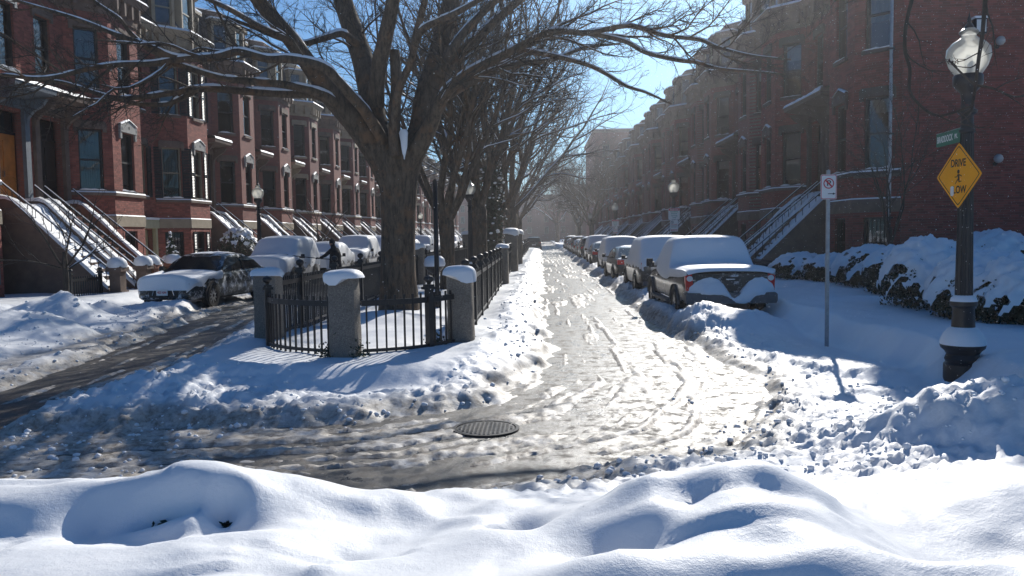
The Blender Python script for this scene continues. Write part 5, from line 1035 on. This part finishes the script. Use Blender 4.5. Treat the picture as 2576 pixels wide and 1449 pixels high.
def wheel_parts(r):
    if r in WHEEL: return WHEEL[r]
    t = MB().lathe([(r*.62, -.10), (r*.9, -.105), (r, -.07), (r, .07), (r*.9, .105), (r*.62, .10)], 22, caps=False).mesh('tyre', smooth=True); t.materials.append(M['tyre'])
    b = MB().lathe([(r*.64, -.09), (r*.62, .06), (r*.15, .06), (0, .075)], 22, caps=False)
    for k in range(10):
        a = k*.628; c, s_ = math.cos(a), math.sin(a); w = .028; b.hexa([(c*r*.14-s_*w, s_*r*.14+c*w, .06), (c*r*.62-s_*w*.6, s_*r*.62+c*w*.6, .06), (c*r*.62+s_*w*.6, s_*r*.62-c*w*.6, .06), (c*r*.14+s_*w, s_*r*.14-c*w, .06), (c*r*.14-s_*w, s_*r*.14+c*w, .095), (c*r*.62-s_*w*.6, s_*r*.62+c*w*.6, .085), (c*r*.62+s_*w*.6, s_*r*.62-c*w*.6, .085), (c*r*.14+s_*w, s_*r*.14-c*w, .095)])
    m = b.mesh('rim'); m.materials.append(M['rim']); WHEEL[r] = (t, m); return WHEEL[r]
PAINT = {}
def paint(c, frost=0.):
    if c not in PAINT: PAINT[c] = carpaint('car_paint', c, .3, frost)
    return PAINT[c]
def interp(tab, y, k):
    for a, b_ in zip(tab[:-1], tab[1:]):
        if y <= b_[0]: f = (y-a[0])/(b_[0]-a[0]); f = min(max(f, 0), 1); return a[k]+(b_[k]-a[k])*f
    return tab[-1][k]
def car(label, kind, x, y, rz, col, snow='full', z=.06, seed=0, group=None, thick=.13, edge=.0, name='parked_car', cat='car', rear=True):
    S = CARS[kind]; L, W = S['L'], S['W']; hw = W/2; t = tag(empty(name, (x, y, z), rz), label, cat, group); t.scale = (1, 1, .9 if x > -2 else 1); r_ = random.Random(seed+400); P_ = paint(col)
    def ring(f, w, zb, zt):
        w *= hw; yy = f*L; half = [(.86*w, zb), (.97*w, zb+.06), (w, zb+.22), (w*1.0, (zb+zt)/2+.08), (.975*w, zt-.13), (.93*w, zt-.04), (.78*w, zt), (.4*w, zt+.015)]
        return [(-a, yy, q) for a, q in half]+[(a, yy, q) for a, q in reversed(half)]
    fine = []
    for a, b_ in zip(S['body'][:-1], S['body'][1:]):
        for k in range(2): fine.append(tuple(a[i]+(b_[i]-a[i])*k/2 for i in range(4)))
    fine.append(S['body'][-1])
    MB().loft([ring(*q) for q in fine], True, True).build('body', P_, t, True)
    c0, c1, c2, c3 = S['cab']; bz, rz_ = S['belt'], S['roof']; wb, wt = hw*.93, hw*.74
    st = [(c0, 0.), (c0+(c1-c0)*.5, .53), (c1, .94), (c1+.04, 1.), ((c1+c2)/2, 1.03), (c2-.03, 1.), (c2, .95), (c2+(c3-c2)*.5, .52), (c3, 0.)]; rings = []
    for f, h in st:
        zr = bz-.03+(rz_-bz+.03)*h; zm = bz-.03; w2 = wb+(wt-wb)*h; pts = [(wb, zm), (wb+(w2-wb)*.6, zm+(zr-zm)*.62), (w2+.02, zr-.05*h), (w2*.86, zr), (w2*.4, zr+.02*h)]
        rings.append([(-a, f*L, q) for a, q in pts]+[(a, f*L, q) for a, q in reversed(pts)])
    MB().loft(rings, False).build('cabin', P_, t, True)
    # glazing set just proud of the cabin
    def pane(pts): return MB().add(pts, [tuple(range(len(pts)))])
    def scr(fa, fb, sgn):
        h = .06; za = bz+.05; zb_ = rz_-.06; n = .016; ya, yb = fa*L, fb*L; dy = yb-ya; dz = zb_-bz; ln = math.hypot(dy, dz); off = (-dz/ln*n*(1 if dy > 0 else -1), abs(dy)/ln*n)
        yA = ya+dy*.07; yB = ya+dy*.93; return pane([(-wb*.88, yA+off[0], za+off[1]), (wb*.88, yA+off[0], za+off[1]), (wt*.88, yB+off[0], zb_+off[1]), (-wt*.88, yB+off[0], zb_+off[1])])
    scr(c3, c2, 1).build('windshield', M['car_glass'], t); scr(c0, c1, -1).build('rear_window', M['car_glass'], t)
    fr = lambda h: wb+(wt-wb)*h+.02; zA, zB = bz+.04, rz_-.10; fy = lambda f, h: f*L
    yl = lambda h: (c0+(c1-c0)*h)*L+.10; yr = lambda h: (c3+(c2-c3)*h)*L-.10; mid = (c1+c2)/2*L-.08
    for s_ in (-1, 1):
        for (ya0, ya1, yb0, yb1) in ((yl(.1), mid-.04, yl(.86), mid-.04), (mid+.04, yr(.1), mid+.04, yr(.86))):
            pane([(s_*(fr(.08)+.006), ya0, zA), (s_*(fr(.08)+.006), ya1, zA), (s_*(fr(.6)+.022), (ya1+yb1)/2, (zA+zB)/2+.06), (s_*(fr(.88)+.012), yb1, zB), (s_*(fr(.88)+.012), yb0, zB), (s_*(fr(.6)+.022), (ya0+yb0)/2, (zA+zB)/2+.06)]).build('side_window', M['car_glass'], t)
        my_ = c3*L-.28; m = MB().loft([[(s_*(hw+.02+.17*k), my_+.03*q[0]+(.0), bz+.02+q[1]) for q in ((-1.2, 0), (1.2, .0), (1.6, .09), (.5, .15), (-1.0, .13))] for k in (.25, .6, 1.)], True, True); mo = m.build('side_mirror', M['trim_black'], t, True); MB().box(min(s_*(hw-.06), s_*(hw+.09)), max(s_*(hw-.06), s_*(hw+.09)), my_-.02, my_+.03, bz+.02, bz+.06).build('stalk', M['trim_black'], mo)
        for f in S['wheels']:
            tm, rm = wheel_parts(S['wr']); ar = MB().lathe([(S['wr']*1.16, 0), (S['wr']*1.14, .012), (0, .012)], 22, caps=False).build('wheel_arch', M['trim_black'], t); ar.location = (s_*(hw*.994), f*L, S['wr']+.02); ar.rotation_euler = (0, R_(90)*s_, 0)
            wo = link('wheel', tm, None, t); wo.location = (s_*(hw-.075), f*L, S['wr']); wo.rotation_euler = (0, R_(90)*s_, 0); ro_ = link('rim', rm, None, wo)
        # handles and lamps
        for f in ((c1+c2)/2*L-.2, (c1+c2)/2*L+.75): MB().box(min(s_*hw*.985, s_*(hw+.02)), max(s_*hw*.985, s_*(hw+.02)), f, f+.17, bz-.20, bz-.165).build('door_handle', P_, t)
        bt_ = S['body'][-1]; zf = bt_[3]; yn = L/2
        if kind != 'truck':
            hl = MB().loft([[(s_*hw*a, q*L, zz) for a, zz in ((.50, zf+.02), (.80, zf+.04), (.80, zf+.16), (.50, zf+.14))] for q in (.47, .497)], True, True).build('headlight', M['clear_lamp'], t)
            z0 = S['belt']-.20; MB().loft([[(s_*hw*a, q*L, z0+zz) for a, zz in ((.58, 0), (.90, 0), (.90, .19), (.62, .17))] for q in (-.47, -.498)], True, True).build('tail_light', M['red_lamp'], t)
    if kind != 'truck':
        MB().box(-hw*.45, hw*.45, L*.49, L*.503, .34, .58).build('grille', M['trim_black'], t); MB().loft([[(a*hw, q*L, zz) for a, zz in ((-.86, .30), (.86, .30), (.84, .44), (-.84, .44))] for q in (-.46, -.505)], True, True).build('rear_bumper', M['trim_grey'] if kind != 'sedan' else P_, t)
        if rear: MB().box(-.26, .26, -L*.508, -L*.505, .62, .75).build('license_plate', M['sign_white'], t)
    # snow
    def topz(f):
        zt = interp(S['body'], f, 3)+.015; cb = 0
        if c0 <= f <= c3:
            for a, b_ in zip(st[:-1], st[1:]):
                if a[0] <= f <= b_[0]: cb = a[1]+(b_[1]-a[1])*(f-a[0])/(b_[0]-a[0]+1e-9)
        return max(zt, bz-.03+(rz_-bz+.03)*cb), cb
    if snow in ('full', 'hood'):
        K = 44; rings = []; zz = []; hs = []; k0 = 0 if snow == 'full' else int((c3+.5-.015)*K)
        for k in range(K+1):
            f = -.5+k/K; a, h = topz(f); zz.append(a); hs.append(h)
        sm = lambda v: [(v[max(i-1, 0)]+2*v[i]+v[min(i+1, len(v)-1)])/4 for i in range(len(v))]
        zz = [max(a, b_) for a, b_ in zip(sm(sm(zz)), zz)]; hs = sm(sm(hs))
        for k in range(k0, K+1):
            f = -.5+k/K; e = min(1, .35+(k/3 if k < 3 else 1)*.65, .35+((K-k)/3)*.65); tk = thick*(.75+.35*e)*(.9+.25*r_.random()); w = interp(S['body'], f, 1)*hw; h = hs[k]; zt = interp(S['body'], f, 3); zr = zz[k]+tk; w2 = (w*.90)+(wt+.07-w*.90)*h
            dz = edge+.10*r_.random()+.12*math.sin(f*31+seed)*r_.random()
            def side(s_): j = 1+.02*(r_.random()-.5); return [(s_*(w*.985+.012), zt-.16-dz), (s_*(w+.035)*j, zt-.05-dz*.4), (s_*(w*.98+.03-.05*h), zt+.05+.1*h), (s_*(w2+(w-w2)*.45+.045*h), zt+.08+(zr-zt-.12)*.5), (s_*(w2+.03)*j, zr-.10), (s_*w2*.90, zr-.025), (s_*w2*.5, zr+.012*r_.random())]
            lft, rgt = side(-1), side(1); ring_ = lft+[(0, zr+.015+.012*r_.random())]+list(reversed(rgt)); yy = (f*L)*(1.012 if abs(f) > .45 else 1.)
            rings.append([(a, yy, q) for a, q in ring_])
        b = MB(); n = len(rings[0])
        e0 = [(x_*.97, y_-.02, min(z_, interp(S['body'], -.5+k0/K, 3)-.02)) for x_, y_, z_ in rings[0]]; e1 = [(x_*.97, y_+.02, min(z_, interp(S['body'], .5, 3)-.02)) for x_, y_, z_ in rings[-1]]
        b.loft([e0]+rings+[e1]); o = b.build('snow_cover', M['snow'], t, True); sb = o.modifiers.new('smooth', 'SUBSURF'); sb.levels = 1; sb.render_levels = 1
    if snow in ('caps', 'dust', 'hood'):
        def cap(f0, f1, wf, tk, nm):
            b = MB(); KA, KB = 14, 10; V = [[None]*(KB+1) for _ in range(KA+1)]
            for i in range(KA+1):
                for j in range(KB+1):
                    u, v = i/KA, j/KB; ed = min(1, 5*min(u, 1-u, v*.9, (1-v)*.9)); f = f0+(f1-f0)*(u+.02*(r_.random()-.5)*(0 < i < KA)); zt, h = topz(f); w = (interp(S['body'], f, 1)*hw*.86*(1-h)+wt*.95*h)*wf; xx = (v*2-1)*w; V[i][j] = (xx, f*L, zt-.045*abs(v*2-1)**4+.012+tk*ed*(.5+.9*r_.random()))
            for i in range(KA):
                for j in range(KB): b.add([V[i][j], V[i+1][j], V[i+1][j+1], V[i][j+1]], [(0, 1, 2, 3)])
            me = b.mesh(nm); bm = bmesh.new(); bm.from_mesh(me); bmesh.ops.remove_doubles(bm, verts=bm.verts, dist=.0005); bm.to_mesh(me); bm.free(); me.polygons.foreach_set('use_smooth', np.ones(len(me.polygons), bool)); link(nm, me, M['snow'], t)
        tk = .07 if snow == 'caps' else .03
        if snow != 'hood': cap(c3+.02, .47, 1., tk, 'snow_cap')
        cap(c1+.02, c2-.01, .95, tk, 'snow_cap')
        if kind == 'sedan': cap(-.48, c0-.01, 1., tk, 'snow_cap')
    return t
paint((.014, .026, .03), .62); paint((.016, .019, .021), .35); paint((.03, .028, .03), .35)
HD = math.pi      # headed towards the camera
audi = car('dark green sedan half cleared of snow with a plate reading 453 HA4', 'sedan', -9.75, 23.6, HD-R_(6), (.014, .026, .03), 'hood', .05, 1, thick=.018, edge=-.06)
# front details of the half-cleared sedan
pl_ = MB().box(-.16, .16, 2.42, 2.428, .40, .56).build('license_plate', M['sign_white'], audi); o = link('lettering', text_mesh('453 HA4', .085), M['ink_red'], pl_); o.location = (0, 2.43, .48); o.rotation_euler = (R_(90), 0, math.pi); o.scale = (.82, 1.1, 1)
b = MB()
for k in range(4):
    c = [(-.115+.076*k+.05*math.cos(i*.524), 2.365, .70+.05*math.sin(i*.524)) for i in range(12)]; b.tube(c+[c[0]], .008, 5)
b.build('ring_badge', M['chrome'], audi)
for s_ in (-1, 1): MB().tube([(.24*s_, 2.37, .62), (.31*s_, 2.375, .40)], .012, 6).build('grille_strut', M['chrome'], audi)
car('hatchback buried under smooth snow behind the half-cleared sedan', 'suv', -10.0, 31.2, HD, (.10, .11, .12), 'full', .08, 2, thick=.16, edge=.12)
car('low sedan covered in snow beside the person clearing it', 'sedan', -10.0, 37.6, HD, (.12, .12, .12), 'full', .08, 3, thick=.16, edge=.1)
car('tall wagon under thick snow with its black mirror showing', 'suv', -9.9, 43.4, HD, (.14, .14, .15), 'full', .08, 4, thick=.18, edge=.05)
car('rounded snow-covered car tucked behind the great tree trunk', 'van', -9.9, 49.6, HD, (.10, .10, .11), 'full', .08, 5, thick=.2, edge=.2)
for k, y in enumerate((60, 67, 74, 81, 88)): car(ORD[k]+' small snow-covered car past the one behind the great trunk', ('sedan', 'suv', 'van')[k % 3], -9.9, y, HD, (.12, .12, .13), 'full', .08, 10+k, 'distant snowy cars before the stoops', .16, .1)
# pickup with the snow-packed tail
tk_ = car('dark pickup truck with snow packed on its tailgate and red tail lights', 'truck', 3.75, 19.35, R_(1.2), (.016, .019, .021), 'none', .04, 20, name='pickup_truck', cat='truck')
L, hw = 5.2, .92
MB().loft([[(a*hw, y, z) for a, z in ((-.97, .46), (.97, .46), (1.0, .52), (1.0, .66), (.96, .70), (-.96, .70), (-1.0, .66), (-1.0, .52))] for y in (-2.50, -2.70, -2.76)], True, True).build('rear_bumper', M['trim_grey'], tk_, True)
tg = MB().box(-.70, .70, -2.62, -2.605, .74, 1.12).build('tailgate', paint((.016, .019, .021)), tk_)
MB().loft([[(a, y, z) for a, z in ((-.16, .95), (.16, .95), (.19, 1.0), (.16, 1.05), (-.16, 1.05), (-.19, 1.0))] for y in (-2.62, -2.638)], True, True).build('handle_recess', M['trim_black'], tg); MB().box(-.09, .09, -2.65, -2.638, .985, 1.01).build('handle', M['chrome'], tg)
MB().box(-.15, .15, -2.63, -2.62, .74, .87).build('license_plate', M['trim_black'], tk_)
for s_ in (-1, 1):
    lo = MB().loft([[(s_*hw*a, y, z) for a, z in ((.80, .76), (.97, .74), (.985, 1.08), (.84, 1.12))] for y in (-2.5, -2.63)], True, True).build('tail_light', M['red_lamp'], tk_); MB().lathe([(.065, 0), (.06, .012), (0, .018)], 14, caps=False).build('reverse_lens', M['sign_white'], lo).matrix_local = Matrix.Translation((s_*hw*.89, -2.632, 1.02)) @ Matrix.Rotation(R_(90), 4, 'X')
    MB().loft([[(s_*(hw-.02+o_), y+.0, z) for y, z in [(-.29*L+.47*math.cos(a), .37+.47*math.sin(a)) for a in [math.pi*i/10 for i in range(11)]]] for o_ in (0, .06)]).build('fender_flare', M['trim_grey'], tk_, True)
    MB().loft([[(s_*(hw-.02+o_), y+.0, z) for y, z in [(.33*L+.47*math.cos(a), .37+.47*math.sin(a)) for a in [math.pi*i/10 for i in range(11)]]] for o_ in (0, .06)]).build('fender_flare', M['trim_grey'], tk_, True)
    MB().box(min(s_*.86, s_*1.02), max(s_*.86, s_*1.02), -.9, 1.2, .36, .42).build('running_board', M['trim_grey'], tk_)
    MB().loft([[(s_*(hw+.04+.2*k), .92+.03*q[0], 1.16+q[1]*1.4) for q in ((-1.2, 0), (1.2, .0), (1.6, .09), (.5, .15), (-1.0, .15))] for k in (.25, 1.)], True, True).build('tow_mirror', M['trim_black'], tk_, True)
def soft(rings, name, par, closed=True, caps=True, lv=2):
    o = MB().loft(rings, closed, caps).build(name, M['snow'], par, True); m = o.modifiers.new('smooth', 'SUBSURF'); m.levels = lv; m.render_levels = lv; return o
r_ = random.Random(5); jt = lambda v, a=.02: v+r_.uniform(-a, a)
# thick blanket over cab, hood and bed
rings = []
for (y, w, z0, z1) in ((2.5, .70, .82, 1.02), (2.3, .84, .95, 1.14), (1.9, .88, 1.0, 1.22), (1.3, .90, 1.05, 1.26), (1.1, .90, 1.1, 1.34), (.75, .91, 1.0, 1.64), (.45, .92, .95, 1.92), (.1, .93, .92, 1.97), (-.3, .935, .9, 1.98), (-.60, .93, .9, 1.96), (-.74, .93, .92, 1.86), (-.86, .93, .95, 1.50), (-.95, .935, .98, 1.30), (-1.3, .935, 1.0, 1.28), (-2.0, .935, 1.02, 1.30), (-2.45, .92, 1.05, 1.30), (-2.62, .90, 1.09, 1.25), (-2.66, .87, 1.10, 1.17)):
    h = min(1, max(0, (z1-1.4)/.5)); wt = w*(1-.13*h); rings.append([(-w*1.005, y, z0), (-w*1.02-.012, y, jt(z0+.1)), (-(w+wt)/2-.02, y, (z0+z1)/2+.06), (-wt, y, z1-.09), (-wt*.85, y, z1-.01), (-wt*.35, y, jt(z1+.01, .01)), (wt*.35, y, jt(z1+.01, .01)), (wt*.85, y, z1-.01), (wt, y, z1-.09), ((w+wt)/2+.02, y, (z0+z1)/2+.06), (w*1.02+.012, y, jt(z0+.1)), (w*1.005, y, z0)])
soft(rings, 'snow_cover', tk_, False, False)
# snow packed on the tailgate and bumper: two lobes meeting in a notch
TOPL = [(-.86, .80), (-.78, .86), (-.68, .95), (-.55, 1.02), (-.40, 1.05), (-.25, 1.0), (-.15, .90), (-.07, .74), (.0, .62), (.06, .585), (.14, .64), (.24, .78), (.36, .93), (.50, 1.02), (.64, 1.04), (.76, .98), (.85, .88), (.91, .76)]
BOTL = [(-.86, .70), (-.5, .665), (-.2, .655), (-.06, .60), (.02, .52), (.12, .465), (.26, .46), (.36, .50), (.44, .60), (.52, .64), (.91, .68)]
lin = lambda tab, x_: np.interp(x_, [q[0] for q in tab], [q[1] for q in tab])
rings = []
for i in range(61):
    x_ = -.86+1.77*i/60; t1_ = float(lin(TOPL, x_))+.012*(r_.random()-.5); b1_ = float(lin(BOTL, x_))+.012*(r_.random()-.5); col = []
    for j in range(13):
        v = j/12; z = b1_+(t1_-b1_)*v; bul = math.sin(math.pi*min(1, max(0, v*.92+.06)))**.6; ends = min(1, 6*min(i, 60-i)/60); hgt = min(1, (t1_-b1_)/.2)
        low = 1 if z < .70 else max(0, 1-(z-.70)/.25); y = -2.607-(.012+(.055*bul+.010*r_.random())*hgt*ends)-.145*low*ends*(.75+.25*hgt); col.append((x_, y, z))
    rings.append([(x_, -2.60, b1_)]+col+[(x_, -2.60, t1_)])
MB().loft(rings).build('snow_clump', M['snow'], tk_, True)
# the parked line ahead of it
car('dark sport wagon under deep snow right in front of the pickup', 'suv', 3.75, 26.5, 0, (.03, .028, .03), 'full', .08, 30, thick=.16, edge=-.02)
car('black sedan mostly swept clean between two snow-covered cars', 'sedan', 3.55, 32.6, R_(1), (.012, .013, .015), 'dust', .08, 31)
car('pale van-shaped car wholly wrapped in snow along the right kerb', 'van', 3.75, 40.2, 0, (.30, .31, .32), 'full', .08, 32, thick=.17, edge=.25)
car('dark sedan with a thin snow cap ahead of the wrapped van', 'sedan', 3.6, 47.3, 0, (.03, .03, .034), 'caps', .08, 33)
car('white-topped tall wagon ahead of the capped sedan', 'suv', 3.75, 53.6, 0, (.22, .22, .23), 'full', .08, 34, thick=.16, edge=.1)
car('dark tall wagon swept clear far along the right kerb', 'suv', 3.6, 60, 0, (.03, .03, .035), 'caps', .08, 35)
for k, y in enumerate((66.5, 73, 79, 85.5, 92, 99)): car(ORD[k]+' small hazy car parked ahead of the dark swept wagon', ('sedan', 'sedan', 'suv')[k % 3], 3.6, y, 0, ((.05, .05, .055), (.08, .02, .02), (.14, .14, .15))[k % 3], 'caps', .08, 40+k, 'hazy cars parked in the far right line')
dr = car('grey wagon with roof rack driving away down the cleared road', 'suv', -.95, 104, 0, (.05, .05, .05), 'none', .03, 50, name='moving_car')
for s_ in (-1, 1): MB().tube([(s_*.6, -1.5, 1.78), (s_*.6, .2, 1.78)], .03, 6).build('roof_rail', M['trim_black'], dr)
for y in (-1.2, -.3): MB().box(-.62, .62, y, y+.08, 1.80, 1.85).build('rack_bar', M['trim_black'], dr)

# ================================================================ PERSON CLEARING SNOW
px_, py_ = -7.75, 30.6; ps = tag(empty('person', (px_, py_, .05), R_(12)), 'person in dark coat and knit hat reaching a long-handled snow brush to a car', 'person')
J = {'pel': (0, 0, .95), 'sp': (0, -.02, 1.15), 'ch': (-.03, -.02, 1.36), 'nk': (-.07, -.01, 1.50), 'hd': (-.10, 0, 1.60), 'ht': (-.11, 0, 1.74), 'rs': (-.14, -.14, 1.40), 're': (-.36, -.26, 1.20), 'rw': (-.58, -.22, 1.10), 'ls': (.06, .16, 1.40), 'le': (.16, -.02, 1.14), 'lw': (-.0, -.22, 1.04),
     'rh': (-.06, -.1, .90), 'rk': (-.12, -.14, .50), 'ra': (-.06, -.14, .09), 'rt': (-.2, -.2, .05), 'lh': (.05, .11, .90), 'lk': (.02, .12, .49), 'la': (.12, .12, .09), 'lt': (-.02, .1, .05)}
RAD = {'pel': .17, 'sp': .17, 'ch': .19, 'nk': .075, 'hd': .095, 'ht': .075, 'rs': .095, 're': .07, 'rw': .045, 'ls': .095, 'le': .07, 'lw': .045, 'rh': .12, 'rk': .085, 'ra': .06, 'rt': .045, 'lh': .12, 'lk': .085, 'la': .06, 'lt': .045}
ED = [('pel', 'sp'), ('sp', 'ch'), ('ch', 'nk'), ('nk', 'hd'), ('hd', 'ht'), ('ch', 'rs'), ('rs', 're'), ('re', 'rw'), ('ch', 'ls'), ('ls', 'le'), ('le', 'lw'), ('pel', 'rh'), ('rh', 'rk'), ('rk', 'ra'), ('ra', 'rt'), ('pel', 'lh'), ('lh', 'lk'), ('lk', 'la'), ('la', 'lt')]
def skin_mesh(J, RAD, ED, root, sub=2):
    ks = list(J); me = bpy.data.meshes.new('skin'); me.from_pydata([J[k] for k in ks], [(ks.index(a), ks.index(c)) for a, c in ED], []); o = bpy.data.objects.new('skin', me); SCR.collection.objects.link(o); o.modifiers.new('s', 'SKIN'); sv = me.skin_vertices[0].data
    for i, k in enumerate(ks): sv[i].radius = (RAD[k],)*2; sv[i].use_root = k == root
    m = o.modifiers.new('u', 'SUBSURF'); m.levels = sub; m.render_levels = sub; SCR.view_layers[0].update(); dg = SCR.view_layers[0].depsgraph; out = bpy.data.meshes.new_from_object(o.evaluated_get(dg)); bpy.data.objects.remove(o); bpy.data.meshes.remove(me); out.polygons.foreach_set('use_smooth', np.ones(len(out.polygons), bool)); out.materials.clear(); return out
bo = link('body', skin_mesh(J, RAD, ED, 'pel'), M['cloth_navy'], ps)
# coat skirt, hood collar, hat, face
MB().loft([[(-.01+w*math.cos(a*.52), -.0+d*math.sin(a*.52), z) for a in range(12)] for z, w, d in ((1.30, .20, .26), (1.1, .21, .25), (.95, .22, .25), (.78, .24, .27), (.72, .235, .265))], True, True).build('coat', M['cloth_navy'], ps, True)
MB().lathe([(.105, 1.64), (.112, 1.68), (.105, 1.75), (.07, 1.80), (.02, 1.82), (.03, 1.84), (0, 1.86)], 14, (-.11, 0), False).build('knit_hat', M['cloth_navy'], ps, True)
hd = MB(); hd.loft([[(-.115+rx*math.cos(a*.52), ry*math.sin(a*.52), z) for a in range(12)] for z, rx, ry in ((1.52, .03, .03), (1.54, .07, .06), (1.59, .09, .075), (1.64, .098, .082), (1.70, .098, .082), (1.74, .08, .07))], True, True); ho = hd.build('head', M['skin'], ps, True)
MB().loft([[(-.205, -.012, 1.635), (-.205, .012, 1.635), (-.205, 0, 1.66)], [(-.235, -.015, 1.605), (-.235, .015, 1.605), (-.222, 0, 1.62)]], True, True).build('nose', M['skin'], ho)
for s_ in (-1, 1):
    MB().lathe([(0, -.008), (.008, -.004), (.008, .004), (0, .008)], 8, (-.203, .034*s_), False).build('eye', M['ink_black'], ho).location = (0, 0, 1.655); MB().box(-.12, -.09, min(.078*s_, .092*s_), max(.078*s_, .092*s_), 1.60, 1.665).build('ear', M['skin'], ho)
MB().box(-.207, -.198, -.025, .025, 1.572, 1.58).build('mouth', M['ink_red'], ho)
def hand(w, dirx, nm):
    hj = {'w': w}; hr = {'w': .03}; he = []; c = Vector(w)+Vector((-.075, 0, -.005)); hj['p'] = tuple(c); hr['p'] = .036; he.append(('w', 'p'))
    for k in range(4):
        o_ = .024*(k-1.5); ln = (.03, .036, .034, .026)[k]
        for j, (dx, dz) in enumerate(((-.02, .03), (-.02-ln, .018), (-.02-ln*.9, -.028))): hj[f'f{k}{j}'] = (c.x+dx, c.y+o_, c.z+dz); hr[f'f{k}{j}'] = .0105-.001*j; he.append(('p' if j == 0 else f'f{k}{j-1}', f'f{k}{j}'))
    for j, d in enumerate(((.01, -.04, .0), (-.03, -.05, -.015), (-.05, -.035, -.03))): hj[f't{j}'] = (c.x+d[0], c.y+d[1], c.z+d[2]); hr[f't{j}'] = .012-.001*j; he.append(('w' if j == 0 else f't{j-1}', f't{j}'))
    return link(nm, skin_mesh(hj, hr, he, 'p', 1), M['cloth_navy'], ps)
hand(J['rw'], -1, 'glove'); hand(J['lw'], -1, 'glove')
sb = tag(empty('snow_brush', (px_, py_, .05), R_(12)), 'long-handled snow brush held out by the person in the dark coat', 'brush')
MB().tube([(.12, -.21, 1.02), (-.08, -.22, 1.04), (-.66, -.22, 1.10), (-1.75, -.22, 1.24)], .016, 8).build('handle', M['wood_dark'], sb, True); MB().box(-2.0, -1.7, -.26, -.18, 1.19, 1.27).build('brush_head', M['trim_black'], sb)
# ================================================================ AIR
# wind-blown flakes drifting past the shaded houses
N = 16000; Y = 4+36*rng.random(N)**1.3; X = np.where(rng.random(N) < .8, rng.uniform(-.02, .62, N), rng.uniform(-.6, .62, N))*Y; Z = .4+rng.random(N)*(2+Y*.33); s_ = rng.uniform(.0014, .0034, N)*(.6+.045*Y)
oct_v = np.array([(1, 0, 0), (-1, 0, 0), (0, 1, 0), (0, -1, 0), (0, 0, 1), (0, 0, -1)], float); oct_f = np.array([(0, 2, 4), (2, 1, 4), (1, 3, 4), (3, 0, 4), (2, 0, 5), (1, 2, 5), (3, 1, 5), (0, 3, 5)])
V = oct_v[None]*s_[:, None, None]+np.stack([X, Y, Z], -1)[:, None, :]; F_ = oct_f[None]+6*np.arange(N)[:, None, None]
fl = stuff(link('blown_snow', mesh_np('blown_snow', V.reshape(-1, 3), None, F_.reshape(-1, 3)), M['snow'])); tag(fl, 'tiny wind-blown snowflakes drifting through the air', 'snowflakes')
# sunlit haze of blown snow filling the street
m = bpy.data.materials.new('haze'); m.use_nodes = True; nt = m.node_tree; nt.nodes.clear(); out = nt.nodes.new('ShaderNodeOutputMaterial'); pv = nt.nodes.new('ShaderNodeVolumePrincipled')
pv.inputs['Color'].default_value = (.95, .96, 1, 1); pv.inputs['Density'].default_value = HAZE_D; pv.inputs['Anisotropy'].default_value = .74; nt.links.new(pv.outputs[0], out.inputs['Volume'])
hz = stuff(MB().box(-430, 430, -70, 910, -1.2, 34).build('haze', m)); tag(hz, 'thin bright haze of blown snow hanging down the street', 'haze')

bpy.data.scenes.remove(SCR)
